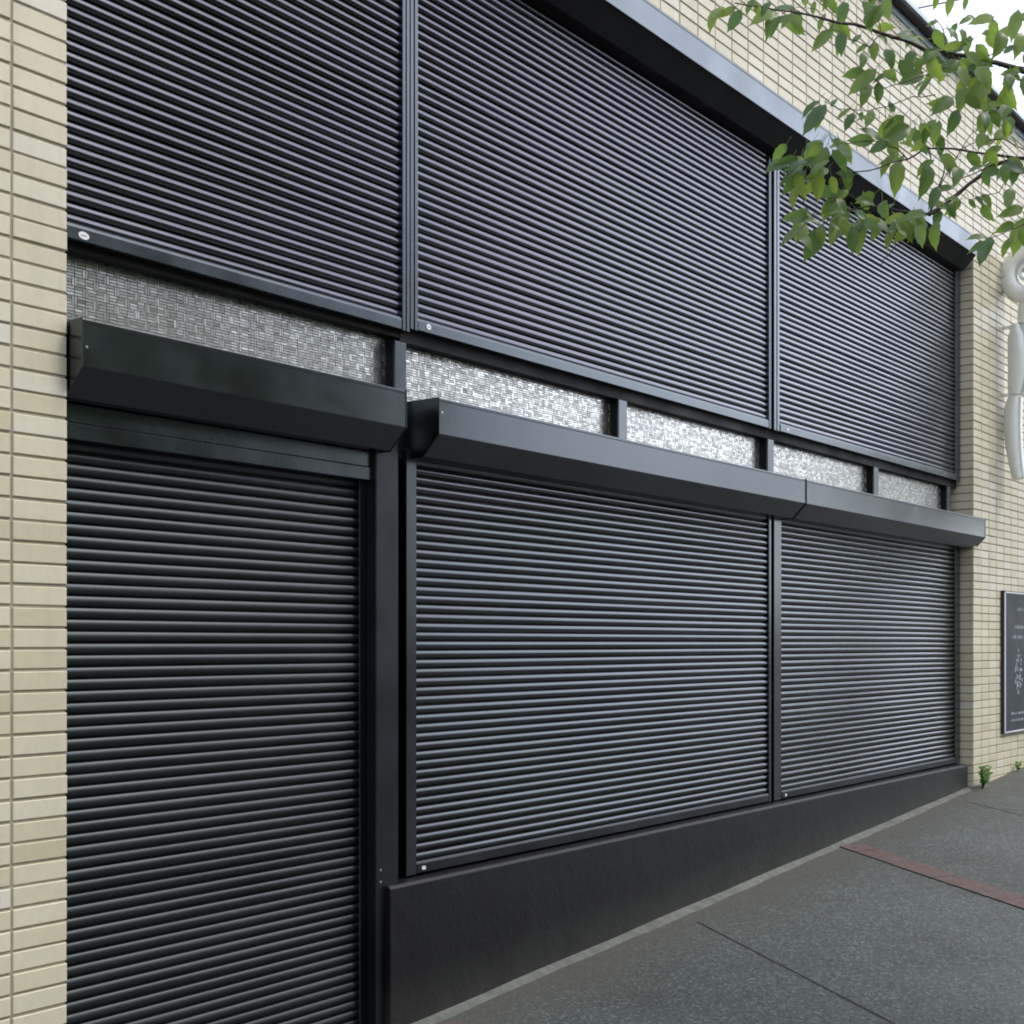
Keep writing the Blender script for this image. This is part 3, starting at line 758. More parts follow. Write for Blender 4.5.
LEAVES=[
((3.678,-1.813,3.657),(3.621,-1.787,3.566),0.5,0.52),
((3.673,-1.879,3.621),(3.665,-1.832,3.56),0.75,-0.12),
((3.683,-1.856,3.636),(3.661,-1.799,3.613),0.4,-0.32),
((3.76,-1.879,3.679),(3.77,-1.885,3.629),0.6,0.29),
((3.801,-1.91,3.686),(3.77,-1.891,3.633),0.6,0.27),
((3.908,-1.903,3.686),(3.896,-1.853,3.621),0.55,0.36),
((3.866,-1.946,3.653),(3.849,-1.92,3.612),0.5,0.05),
((3.972,-2.038,3.624),(3.938,-1.983,3.558),0.5,-0.21),
((4.058,-2.028,3.653),(4.047,-2.033,3.567),0.6,0.15),
((4.125,-2.068,3.655),(4.096,-2.046,3.618),0.5,0.14),
((4.129,-2.077,3.6),(4.111,-2.074,3.536),0.6,-0.52),
((3.928,-1.996,3.709),(3.922,-1.993,3.661),0.6,0.44),
((4.022,-1.999,3.755),(4.047,-2.022,3.699),0.5,0.37),
((4.098,-2.034,3.752),(4.085,-2.017,3.698),0.5,0.54),
((4.214,-2.036,3.806),(4.231,-2.047,3.765),0.5,-0.03),
((4.258,-2.127,3.676),(4.317,-2.172,3.718),0.5,-0.52),
((4.208,-2.158,3.65),(4.278,-2.231,3.633),0.5,-0.55),
((4.368,-2.153,3.647),(4.382,-2.165,3.587),0.7,-0.11),
((4.167,-2.107,3.552),(4.134,-2.018,3.476),0.5,-0.12),
((4.162,-2.12,3.536),(4.183,-2.167,3.499),0.5,0.5),
((4.174,-2.07,3.525),(4.138,-2.068,3.433),0.5,-0.39),
((4.209,-2.09,3.527),(4.214,-2.088,3.452),0.65,-0.34),
((4.241,-2.117,3.574),(4.256,-2.128,3.522),0.6,0.14),
((4.043,-1.966,3.444),(4.01,-1.912,3.392),0.45,0.38),
((4.004,-2.007,3.41),(3.954,-1.944,3.309),0.4,-0),
((4.002,-1.997,3.402),(3.977,-1.974,3.33),0.55,0.03),
((4.108,-1.972,3.436),(4.131,-1.985,3.473),0.6,-0.41),
((4.089,-2.049,3.411),(4.075,-2.004,3.38),0.45,0.26),
((4.131,-2.043,3.415),(4.096,-2.023,3.35),0.5,0.03),
((4.204,-2.035,3.44),(4.201,-2.036,3.406),0.7,0.29),
((4.331,-2.098,3.442),(4.321,-2.044,3.407),0.5,-0.4),
((4.267,-2.123,3.433),(4.259,-2.104,3.474),0.6,-0.15),
((4.348,-2.149,3.414),(4.263,-2.08,3.337),0.5,-0.5),
((4.437,-2.127,3.434),(4.458,-2.154,3.344),0.6,0.53),
((4.575,-2.122,3.489),(4.629,-2.15,3.418),0.5,0.01),
((4.401,-2.071,3.357),(4.379,-2.021,3.282),0.45,0.26),
((4.417,-2.076,3.338),(4.401,-2.071,3.21),0.5,-0.12),
((4.529,-2.162,3.351),(4.497,-2.104,3.298),0.5,0.2),
((4.43,-2.181,3.308),(4.423,-2.155,3.188),0.45,-0.48),
((4.66,-2.151,3.415),(4.654,-2.17,3.327),0.5,-0.18),
((4.179,-1.917,3.36),(4.161,-1.853,3.302),0.5,-0.16),
((4.123,-1.954,3.325),(4.102,-1.916,3.228),0.55,-0.12),
((4.185,-1.962,3.341),(4.195,-1.98,3.251),0.65,0.59),
((4.199,-1.872,3.382),(4.169,-1.85,3.35),0.5,0.57),
((4.055,-1.891,3.275),(3.987,-1.817,3.239),0.35,-0.6),
((4.059,-1.901,3.252),(4.011,-1.829,3.194),0.4,0.49),
((4.095,-1.896,3.252),(4.068,-1.813,3.18),0.35,-0.23),
((4.202,-1.907,3.28),(4.189,-1.84,3.201),0.5,-0.31),
((4.135,-1.919,3.247),(4.152,-1.905,3.156),0.75,0.1),
((4.221,-1.922,3.26),(4.245,-1.929,3.197),0.55,0.19),
((4.049,-1.906,3.053),(3.997,-1.846,2.986),0.45,0.4),
((4.263,-1.873,3.111),(4.24,-1.819,2.996),0.8,-0.42),
((4.154,-1.94,3.094),(4.195,-1.992,3.05),0.6,0.04),
((4.244,-1.947,3.126),(4.226,-1.907,3.062),0.45,0.21),
((4.233,-1.999,3.136),(4.245,-2.041,3.087),0.6,-0.25),
((4.302,-1.994,3.11),(4.258,-1.994,2.998),0.8,0.37),
((4.319,-2.01,3.133),(4.346,-2.081,3.07),0.7,-0.48),
((4.412,-2.019,3.144),(4.384,-1.995,3.067),0.6,-0.18),
((4.363,-2.086,3.119),(4.402,-2.128,3.047),0.8,-0.27),
((4.526,-2.093,3.158),(4.477,-2.041,3.075),0.7,-0.56),
((4.454,-2.109,3.154),(4.484,-2.161,3.106),0.6,-0.3),
((4.498,-2.174,3.135),(4.472,-2.177,3.027),0.5,0.54),
((4.25,-1.968,3.213),(4.223,-1.945,3.166),0.5,-0.34),
((4.272,-1.982,3.183),(4.332,-2.04,3.17),0.3,0.13),
((4.705,-2.194,3.254),(4.677,-2.144,3.198),0.5,-0.57),
((4.687,-2.223,3.243),(4.701,-2.242,3.208),0.6,0.44),
((4.7,-2.242,3.255),(4.701,-2.271,3.212),0.4,-0.26),
((4.582,-2.213,3.206),(4.576,-2.192,3.152),0.5,0.18),
((4.496,-2.254,3.491),(4.483,-2.225,3.403),0.6,-0.47),
((4.544,-2.26,3.583),(4.511,-2.249,3.485),0.6,-0.04),
((4.625,-2.29,3.614),(4.615,-2.293,3.507),0.6,0.5),
((4.561,-2.344,3.579),(4.488,-2.279,3.504),0.7,-0.57),
((4.566,-2.276,3.621),(4.545,-2.226,3.57),0.6,-0.38),
((4.591,-2.307,3.502),(4.587,-2.302,3.411),0.75,-0.1),
((4.517,-2.358,3.439),(4.484,-2.314,3.394),0.6,-0.26),
((4.565,-2.376,3.561),(4.611,-2.406,3.479),0.5,0.55),
((4.637,-2.263,3.567),(4.665,-2.322,3.539),0.6,0.12),
((4.458,-2.256,3.634),(4.494,-2.288,3.582),0.6,0.44),
((4.408,-2.229,3.602),(4.472,-2.273,3.634),0.5,0.49),
((4.433,-2.186,3.588),(4.417,-2.14,3.527),0.6,0.58),
((4.477,-2.204,3.519),(4.462,-2.169,3.489),0.4,-0.34),
((4.539,-2.329,3.738),(4.559,-2.367,3.673),0.6,0.59),
((4.497,-2.326,3.718),(4.517,-2.375,3.718),0.45,0.19),
((4.619,-2.415,3.827),(4.599,-2.393,3.714),0.45,-0.01),
((4.573,-2.439,3.726),(4.541,-2.427,3.629),0.5,-0.38),
((4.55,-2.281,3.806),(4.513,-2.248,3.779),0.5,-0.03),
((4.442,-2.295,3.768),(4.481,-2.326,3.751),0.4,-0.35),
((4.476,-2.193,3.792),(4.447,-2.163,3.773),0.5,-0.07),
((4.412,-2.205,3.732),(4.423,-2.246,3.68),0.5,-0.34),
((4.448,-2.282,3.735),(4.438,-2.291,3.673),0.4,-0.56),
((4.473,-2.192,3.882),(4.479,-2.175,3.832),0.4,-0.24),
((4.51,-2.227,3.88),(4.497,-2.214,3.811),0.45,-0.02),
((4.545,-2.266,3.882),(4.54,-2.256,3.83),0.4,0.32),
((4.761,-2.349,3.365),(4.699,-2.312,3.298),0.6,0.5),
((4.757,-2.362,3.362),(4.741,-2.356,3.28),0.7,-0.17),
((4.738,-2.334,3.374),(4.777,-2.39,3.338),0.5,0.26),
((4.565,-2.452,3.138),(4.496,-2.387,3.105),0.35,-0.47),
((4.582,-2.441,3.117),(4.582,-2.404,2.99),0.5,-0.05),
((4.507,-2.448,3.053),(4.543,-2.463,2.993),0.5,0.11),
((4.469,-2.439,3.023),(4.462,-2.398,2.961),0.55,0.3),
((4.419,-2.39,3.02),(4.364,-2.364,2.915),0.5,0.3),
((4.495,-2.354,3.036),(4.432,-2.304,3.034),0.25,0.14),
((4.457,-2.361,3.018),(4.421,-2.313,2.98),0.25,-0.44),
((4.58,-2.416,3.099),(4.539,-2.362,3.065),0.5,-0.56),
((4.751,-2.284,3.447),(4.829,-2.34,3.504),0.5,0.03),
((4.635,-2.309,3.43),(4.629,-2.277,3.389),0.5,-0.26),
((4.745,-2.32,3.46),(4.807,-2.37,3.421),0.6,-0.53),
((4.791,-2.283,3.459),(4.753,-2.225,3.449),0.4,0.01),
((4.301,-2.087,3.68),(4.272,-2.064,3.709),0.5,0.25),
((4.393,-2.143,3.731),(4.374,-2.116,3.687),0.6,0.06),
((4.4,-2.164,3.672),(4.414,-2.227,3.616),0.6,0.54),
((4.453,-2.291,3.657),(4.481,-2.337,3.599),0.6,-0.07),
((4.173,-2.071,3.639),(4.155,-2.033,3.61),0.5,0.1),
((4.457,-2.072,3.339),(4.394,-2.015,3.334),0.6,0.42),
((4.539,-2.088,3.405),(4.518,-2.037,3.434),0.6,0.33),
((4.291,-1.927,3.176),(4.263,-1.867,3.135),0.4,-0.19),
((4.045,-1.884,3.034),(4.053,-1.939,2.972),0.5,-0.27),
((4.424,-2.062,3.195),(4.388,-2.029,3.147),0.5,0.56),
((4.479,-2.294,3.687),(4.423,-2.246,3.658),0.5,-0.59),
((4.529,-2.387,3.646),(4.547,-2.436,3.673),0.5,0.06),
((4.514,-2.392,3.585),(4.562,-2.443,3.555),0.5,0.15),
((4.547,-2.436,3.595),(4.495,-2.398,3.543),0.6,0.24),
((4.572,-2.352,3.648),(4.519,-2.314,3.651),0.5,0.34),
((4.403,-2.302,3.491),(4.462,-2.342,3.454),0.73,0.28),
((4.831,-2.333,3.663),(4.79,-2.29,3.578),0.62,-0.64),
((4.541,-2.308,3.478),(4.583,-2.344,3.448),0.68,-0.34),
((4.708,-2.272,3.671),(4.69,-2.279,3.581),0.72,-0.29),
((4.493,-2.242,3.531),(4.42,-2.193,3.464),0.67,-0.26),
((4.627,-2.275,3.641),(4.632,-2.239,3.567),0.6,-0.55),
((4.824,-2.382,3.693),(4.785,-2.39,3.585),0.64,0.15),
((4.336,-2.383,3.404),(4.321,-2.407,3.331),0.74,-0.68),
((4.826,-2.324,3.553),(4.806,-2.317,3.476),0.7,-0.43),
((4.455,-2.417,3.404),(4.493,-2.414,3.344),0.65,-0.3),
((4.717,-2.35,3.55),(4.662,-2.336,3.479),0.67,-0.27),
((4.705,-2.299,3.528),(4.731,-2.278,3.456),0.51,0.68),
((4.438,-2.44,3.545),(4.415,-2.448,3.476),0.56,-0.43),
((4.46,-2.402,3.463),(4.456,-2.34,3.439),0.68,0.03),
((4.601,-2.184,3.549),(4.529,-2.141,3.544),0.59,-0.6),
((4.573,-2.275,3.645),(4.625,-2.308,3.601),0.74,0.08),
((4.487,-2.29,3.652),(4.568,-2.347,3.627),0.59,0.57),
((4.562,-2.434,3.58),(4.58,-2.496,3.522),0.5,-0.57),
((4.664,-2.107,3.795),(4.688,-2.101,3.74),0.66,0.01),
((4.258,-2.053,3.683),(4.247,-2.062,3.612),0.67,0.15),
((4.46,-2.015,3.747),(4.463,-2.042,3.667),0.67,-0.16),
((4.646,-2.114,3.771),(4.638,-2.062,3.733),0.68,-0.43),
((4.661,-2.154,3.726),(4.66,-2.126,3.656),0.73,-0.44),
((4.245,-2.24,3.582),(4.276,-2.273,3.502),0.72,0.61),
((4.511,-2.169,3.637),(4.505,-2.126,3.603),0.75,0.03),
((4.616,-2.104,3.799),(4.523,-2.037,3.807),0.57,0.68),
((4.462,-2.199,3.627),(4.51,-2.254,3.625),0.64,0.66),
((4.22,-2.139,3.544),(4.196,-2.071,3.524),0.57,0.34),
((4.566,-2.022,3.742),(4.617,-2.038,3.672),0.59,-0.04),
((4.433,-2.115,3.703),(4.415,-2.115,3.613),0.63,-0.02),
((4.56,-2.024,3.517),(4.499,-1.983,3.432),0.5,0.06),
((4.66,-2.121,3.536),(4.633,-2.072,3.48),0.53,0),
((4.473,-1.975,3.437),(4.439,-1.884,3.447),0.62,-0.61),
((4.251,-2.277,3.373),(4.246,-2.252,3.292),0.64,0.28),
((4.423,-2.216,3.328),(4.433,-2.271,3.258),0.51,0.3),
((4.639,-2.132,3.483),(4.661,-2.139,3.397),0.57,-0.3),
((4.507,-2.122,3.478),(4.557,-2.128,3.424),0.61,0.02),
((4.536,-1.994,3.529),(4.545,-1.952,3.459),0.5,0.11),
((4.554,-2,3.469),(4.523,-2.022,3.368),0.47,0.24),
((4.304,-2.219,3.338),(4.292,-2.166,3.304),0.74,-0.5),
((4.383,-1.994,3.912),(4.407,-1.985,3.855),0.56,-0.53),
((4.393,-1.855,3.916),(4.392,-1.793,3.961),0.69,-0.23),
((4.083,-1.861,3.786),(4.058,-1.774,3.794),0.47,0.37),
((4.171,-2.071,3.78),(4.177,-2.084,3.689),0.57,-0.07),
((4.248,-1.823,3.924),(4.224,-1.824,3.852),0.72,0.38),
((4.164,-1.991,3.801),(4.139,-1.994,3.711),0.73,0.33),
((4.349,-1.752,3.892),(4.315,-1.667,3.869),0.54,0.48),
((4.22,-1.736,3.859),(4.13,-1.674,3.815),0.49,-0),
((4.394,-1.846,3.968),(4.369,-1.827,3.889),0.61,-0.59),
((4.412,-1.939,3.969),(4.379,-1.89,3.919),0.73,-0.14),
((4.256,-1.623,3.951),(4.244,-1.591,3.898),0.73,0.3),
((4.457,-1.964,3.977),(4.454,-1.941,3.924),0.51,-0.23),
((4.153,-2.009,3.1),(4.108,-1.963,3.102),0.7,0.46),
((4.523,-2.076,3.161),(4.497,-1.986,3.164),0.69,-0.11),
((4.301,-1.799,3.147),(4.245,-1.789,3.071),0.72,-0.65),
((4.255,-2.002,3.1),(4.177,-1.955,3.043),0.71,0.44),
((4.273,-2.078,3.163),(4.243,-2.099,3.086),0.74,0.55),
((4.329,-2.007,3.131),(4.263,-1.984,3.069),0.47,-0.09),
((4.351,-2.027,3.213),(4.308,-1.973,3.179),0.72,-0.6),
((4.351,-2.163,3.116),(4.392,-2.178,3.072),0.66,0.19),
((4.218,-2.241,3.344),(4.255,-2.225,3.3),0.73,-0.6),
((4.21,-2.128,3.323),(4.18,-2.07,3.291),0.7,-0.42),
((4.231,-2.221,3.37),(4.256,-2.235,3.315),0.53,0.24),
((4.343,-2.131,3.448),(4.327,-2.06,3.401),0.71,-0.65),
((4.458,-2.365,3.449),(4.514,-2.393,3.394),0.52,0.14),
((4.526,-2.095,3.477),(4.507,-2.071,3.402),0.58,0.49),
((4.155,-1.834,3.232),(4.122,-1.827,3.14),0.61,0.69),
((4.087,-1.982,3.294),(4.109,-2.02,3.238),0.49,0.56),
((4.334,-1.783,3.417),(4.328,-1.798,3.343),0.59,0.19),
((4.382,-1.819,3.293),(4.423,-1.852,3.245),0.51,0.14),
((4.347,-1.772,3.364),(4.284,-1.733,3.339),0.56,-0.49),
((4.144,-1.927,3.282),(4.085,-1.875,3.272),0.51,-0.27),
((4.073,-2.008,3.304),(4.085,-2.051,3.246),0.61,-0.25),
((4.373,-1.883,3.431),(4.426,-1.907,3.356),0.66,0.31),
((4.232,-1.759,3.405),(4.234,-1.699,3.36),0.65,-0.48),
((4.218,-1.819,3.349),(4.164,-1.81,3.266),0.59,-0.1),
((4.7,-2.391,3.845),(4.695,-2.443,3.795),0.67,0.33),
((4.71,-2.311,3.86),(4.653,-2.234,3.839),0.54,-0.12),
((4.686,-2.417,3.845),(4.716,-2.451,3.766),0.58,0.62),
((4.371,-2.404,3.704),(4.405,-2.404,3.633),0.54,0.31),
((4.685,-2.387,3.795),(4.642,-2.317,3.749),0.46,-0.38),
((4.413,-2.426,3.677),(4.385,-2.41,3.579),0.74,-0.68),
((4.496,-2.501,3.639),(4.46,-2.503,3.556),0.57,-0.5),
((4.521,-2.299,3.661),(4.535,-2.349,3.593),0.62,-0.48),
((4.549,-2.089,3.42),(4.623,-2.135,3.379),0.69,-0.4),
((4.519,-2.395,3.285),(4.518,-2.403,3.212),0.68,-0.1),
((4.598,-2.152,3.203),(4.58,-2.143,3.129),0.57,-0.09),
((4.609,-2.02,3.422),(4.579,-2,3.342),0.59,0.59),
((4.222,-2.102,3.335),(4.149,-2.06,3.369),0.52,0.2),
((4.306,-2.011,3.612),(4.266,-1.944,3.6),0.73,-0.53),
((4.576,-2.12,3.645),(4.562,-2.071,3.62),0.64,0.5),
((4.181,-2.095,3.393),(4.142,-2.041,3.4),0.59,0.66),
((4.513,-1.951,3.564),(4.476,-1.936,3.494),0.49,-0.28),
((4.41,-2.131,3.123),(4.35,-2.064,3.085),0.7,-0.07),
((4.428,-1.83,3.257),(4.43,-1.795,3.182),0.65,-0.01),
((4.248,-1.995,3.25),(4.221,-1.94,3.268),0.74,-0.29),
((4.29,-1.787,3.171),(4.289,-1.759,3.079),0.69,0.06),
((3.997,-1.951,3.06),(3.955,-1.871,3.059),0.59,-0.56),
((4.447,-2.206,3.229),(4.418,-2.181,3.145),0.47,-0.37),
((4.226,-2.227,3.046),(4.211,-2.233,2.962),0.74,0.43),
((4.672,-2.227,3.394),(4.734,-2.25,3.353),0.48,-0.42),
((4.555,-2.315,3.417),(4.512,-2.315,3.344),0.52,-0.17),
((4.503,-2.235,3.229),(4.479,-2.165,3.227),0.49,0.06),
((4.369,-2.432,3.212),(4.333,-2.385,3.192),0.73,-0.57),
((4.41,-2.291,3.151),(4.406,-2.226,3.168),0.52,0.35),
((4.522,-2.416,3.202),(4.481,-2.419,3.123),0.62,-0.09),
((4.507,-2.281,3.337),(4.564,-2.308,3.296),0.71,0.65),
((4.643,-2.305,3.388),(4.686,-2.32,3.328),0.62,0.51),
((4.293,-2.276,3.616),(4.228,-2.236,3.572),0.54,0.41),
((4.423,-2.222,3.666),(4.371,-2.171,3.623),0.69,0.12),
((4.328,-2.369,3.55),(4.331,-2.414,3.461),0.74,-0.04),
((4.816,-2.387,3.773),(4.807,-2.37,3.709),0.48,0.68),
((4.556,-2.431,3.608),(4.568,-2.402,3.561),0.46,-0.44),
((4.503,-2.351,3.611),(4.479,-2.273,3.61),0.47,-0.05),
((4.372,-2.311,3.647),(4.349,-2.248,3.636),0.59,-0.62),
((4.527,-2.238,3.793),(4.545,-2.204,3.752),0.48,-0.03),
((4.38,-1.892,3.785),(4.387,-1.861,3.726),0.56,0.54),
((4.278,-1.947,3.739),(4.247,-1.9,3.785),0.71,-0.1),
((4.227,-1.714,3.855),(4.188,-1.704,3.767),0.71,-0.2),
((4.002,-1.865,3.724),(4.028,-1.911,3.659),0.74,0.65),
((4.387,-2.008,3.787),(4.393,-2.074,3.771),0.62,0.62),
((4.155,-2.096,3.756),(4.131,-2.085,3.661),0.69,0.66),
((4.358,-2.306,3.576),(4.359,-2.324,3.493),0.7,-0.49),
((4.629,-2.279,3.683),(4.582,-2.216,3.68),0.71,-0.67),
((4.384,-1.898,3.252),(4.348,-1.807,3.25),0.48,-0.47),
((4.245,-1.947,3.203),(4.204,-1.9,3.132),0.56,-0.51),
((4.607,-2.309,3.322),(4.559,-2.264,3.297),0.73,0.44),
((4.436,-2.363,3.252),(4.415,-2.371,3.184),0.69,0.55),
((4.127,-1.974,3.33),(4.178,-2.014,3.288),0.47,0.1),
((4.35,-1.833,3.438),(4.308,-1.792,3.378),0.71,-0.14),
((4.367,-2.189,3.584),(4.295,-2.125,3.536),0.63,-0.42),
((4.572,-2.116,3.672),(4.609,-2.187,3.662),0.58,0.09),
((4.378,-2.054,3.479),(4.433,-2.079,3.438),0.66,-0.48),
((4.271,-2.112,3.357),(4.228,-2.065,3.317),0.61,0.35),
((4.511,-2.069,3.165),(4.512,-2.097,3.077),0.53,-0.7),
((4.247,-2.243,3.073),(4.213,-2.162,3.071),0.59,0.09),
((4.16,-1.968,3.164),(4.197,-1.994,3.091),0.61,-0.51),
((4.281,-1.936,3.184),(4.261,-1.924,3.087),0.63,-0.23),
((4.116,-1.857,3.105),(4.163,-1.919,3.078),0.54,-0.47),
((4.115,-2.001,3.086),(4.139,-2.016,3.014),0.71,-0.03),
((4.587,-2.118,3.23),(4.597,-2.185,3.19),0.75,-0.25),
((4.396,-2.246,3.149),(4.422,-2.273,3.096),0.54,-0.03),
((4.376,-2.299,3.256),(4.332,-2.298,3.181),0.66,-0.3),
((4.642,-2.23,3.39),(4.652,-2.275,3.333),0.73,0.01),
((4.686,-2.308,3.357),(4.656,-2.28,3.275),0.49,-0.46),
((4.706,-2.33,3.349),(4.765,-2.406,3.319),0.56,0.01),
((4.711,-2.257,3.225),(4.717,-2.293,3.157),0.65,0.68),
((4.729,-2.253,3.27),(4.749,-2.286,3.214),0.56,-0.23),
((4.82,-2.3,3.506),(4.843,-2.267,3.458),0.66,0.34),
((4.719,-2.33,3.418),(4.691,-2.26,3.359),0.53,0.12),
((4.422,-2.234,3.744),(4.464,-2.277,3.681),0.54,-0.69),
((4.268,-2.253,3.675),(4.31,-2.265,3.614),0.71,0.68),
((4.534,-2.477,3.648),(4.543,-2.456,3.585),0.54,0.46),
((4.559,-2.524,3.652),(4.472,-2.46,3.623),0.61,-0.19),
((4.648,-2.412,3.62),(4.62,-2.351,3.618),0.58,-0.63),
((4.544,-2.418,3.589),(4.559,-2.382,3.518),0.48,-0.12),
((4.673,-2.249,3.77),(4.709,-2.289,3.71),0.56,0.38),
((4.715,-2.22,3.826),(4.714,-2.2,3.753),0.48,0.2),
((4.195,-1.962,3.757),(4.163,-1.937,3.694),0.72,0.69),
((4.114,-1.988,3.73),(4.142,-2.019,3.661),0.53,0.51),
((3.983,-1.901,3.736),(3.99,-1.915,3.651),0.68,0.11),
((4.092,-1.959,3.744),(4.07,-1.943,3.677),0.48,0.63),
((4.222,-2.109,3.803),(4.195,-2.126,3.712),0.6,0.44),
((4.152,-2.127,3.744),(4.121,-2.088,3.665),0.61,-0.68),
((4.414,-1.971,3.176),(4.39,-1.958,3.241),0.71,-0.58),
((4.267,-2.104,3.093),(4.305,-2.155,3.054),0.68,-0.68),
((4.164,-2.06,3.078),(4.175,-2.105,3.022),0.74,0.34),
((4.235,-2.138,3.081),(4.255,-2.179,3.033),0.61,0.22),
((4.245,-1.869,3.113),(4.253,-1.878,3.042),0.72,0.09),
((4.182,-2.011,3.068),(4.203,-2.005,2.978),0.67,0.02),
((4.249,-2.003,3.108),(4.286,-2.069,3.092),0.61,0.62),
((4.415,-1.855,3.157),(4.388,-1.846,3.082),0.64,-0.06),
((4.394,-1.905,3.145),(4.326,-1.87,3.088),0.53,0.3),
((4.375,-1.919,3.184),(4.357,-1.896,3.095),0.54,0.59),
((4.272,-1.835,3.158),(4.212,-1.79,3.159),0.73,-0.13),
((4.434,-2.07,3.122),(4.367,-2.046,3.035),0.52,0.66),
((4.488,-2.07,3.15),(4.553,-2.132,3.108),0.73,-0.05),
((4.291,-2.162,3.091),(4.304,-2.16,3.014),0.7,-0.68),
((4.125,-1.834,3.314),(4.092,-1.816,3.257),0.75,-0.13),
((4.034,-1.976,3.302),(4.037,-1.926,3.265),0.74,-0.57),
((4.267,-1.942,3.302),(4.316,-1.953,3.218),0.55,-0.24),
((4.039,-1.928,3.26),(3.992,-1.862,3.213),0.7,0.58),
((4.269,-1.958,3.377),(4.243,-1.902,3.361),0.63,0.34),
((4.121,-1.87,3.231),(4.187,-1.922,3.234),0.6,0.37),
((4.376,-1.853,3.44),(4.443,-1.879,3.412),0.65,0.12),
((4.058,-1.873,3.235),(4.079,-1.894,3.145),0.47,0.58),
((4.111,-1.967,3.277),(4.053,-1.915,3.219),0.58,0.52),
((4.05,-1.869,3.275),(3.972,-1.808,3.239),0.69,0.04),
((4.409,-1.832,3.357),(4.337,-1.783,3.297),0.66,0.07),
((4.256,-1.782,3.287),(4.271,-1.751,3.228),0.46,-0.53)]
tree = empty('cherry_tree', (5.95, -3.2, gz(5.95, -3.2)), 'leafy cherry tree whose thin branches reach in front of the upper right shutter', 'tree')
bm = bmesh.new()
g0 = gz(5.95, -3.2)
tube(bm, [(5.95, -3.2, g0 - .1, .17), (5.95, -3.2, g0 + .15, .125), (5.93, -3.18, g0 + 1.2, .105), (5.97, -3.2, g0 + 2.2, .095), (6.0, -3.22, g0 + 2.9, .085)], 14)
child(link('trunk', bm, M['bark'], smooth=60), tree)
bm = bmesh.new()
CAMP = Vector((0, -3.8, 1.7)); BETA = math.atan(1028 / 1350)
FW = Vector((math.cos(BETA), math.sin(BETA), 0)); RT = Vector((math.sin(BETA), -math.cos(BETA), 0))
def in_view(p, mpx=30):
    v = Vector(p) - CAMP; D = v.dot(FW)
    if D < .1: return False
    x = 512 + 1350 * v.dot(RT) / D; y = 643 - 1350 * v.z / D
    return -mpx < x < 1024 + mpx and -mpx < y < 1024 + mpx
top = Vector((6.0, -3.22, g0 + 2.9))
tips = []
rnd = random.Random(9)
# the limbs that carry the branches in the photo
tube(bm, [(5.97, -3.2, g0 + 2.3, .07), (5.6, -3.0, 3.15, .05), (5.3, -2.86, 3.42, .028), TWIGS[0][0]], 9)
tube(bm, [(5.96, -3.2, g0 + 2.25, .06), (5.6, -2.95, 3.05, .04), (5.35, -2.8, 3.35, .022), TWIGS[1][0]], 9)
# the rest of the crown, away from the wall
for k in range(13):
    a = rnd.uniform(-2.6, .3) if k > 3 else rnd.uniform(-3.1, 3.1)
    el = rnd.uniform(.35, 1.2); ln = rnd.uniform(1.3, 2.3)
    p = top.copy() - Vector((0, 0, rnd.uniform(0, .6))); pts = [(p.x, p.y, p.z, .045)]
    d = Vector((math.cos(a) * math.cos(el), math.sin(a) * math.cos(el), math.sin(el)))
    for i in range(7):
        d = (d + Vector((rnd.gauss(0, .16), rnd.gauss(0, .16), rnd.gauss(0, .1)))).normalized()
        p = p + d * ln / 7
        if in_view(p, 60): break
        pts.append((p.x, p.y, p.z, .045 * (1 - (i + 1) / 8.5)))
        if i > 0:
            for _ in range(3):
                q = p.copy(); e = Vector((rnd.gauss(0, 1), rnd.gauss(0, 1), rnd.gauss(.2, .7))).normalized(); tw = [(q.x, q.y, q.z, .010)]
                for j in range(4):
                    e = (e + Vector((rnd.gauss(0, .2), rnd.gauss(0, .2), rnd.gauss(-.05, .2)))).normalized(); q = q + e * .17
                    if in_view(q, 60): break
                    tw.append((q.x, q.y, q.z, .010 - .0022 * (j + 1))); tips.append(q.copy())
                if len(tw) > 1: tube(bm, tw, 5)
    if len(pts) > 2: tube(bm, pts, 8)
for t in TWIGS:
    # small natural wobble and knots between the measured points
    pts = []
    for i in range(len(t) - 1):
        a = Vector(t[i][:3]); b_ = Vector(t[i + 1][:3])
        m = max(2, int((b_ - a).length / .045))
        for j in range(m):
            u = j / m; p = a.lerp(b_, u); r = t[i][3] * (1 - u) + t[i + 1][3] * u
            jit = .0028 if (i or j) else 0
            pts.append((p.x + rnd.gauss(0, jit), p.y + rnd.gauss(0, jit), p.z + rnd.gauss(0, jit), r * .93 * rnd.uniform(.9, 1.15)))
    pts.append((*t[-1][:3], t[-1][3]))
    tube(bm, pts, 7)
child(link('branches', bm, M['bark'], smooth=60), tree)

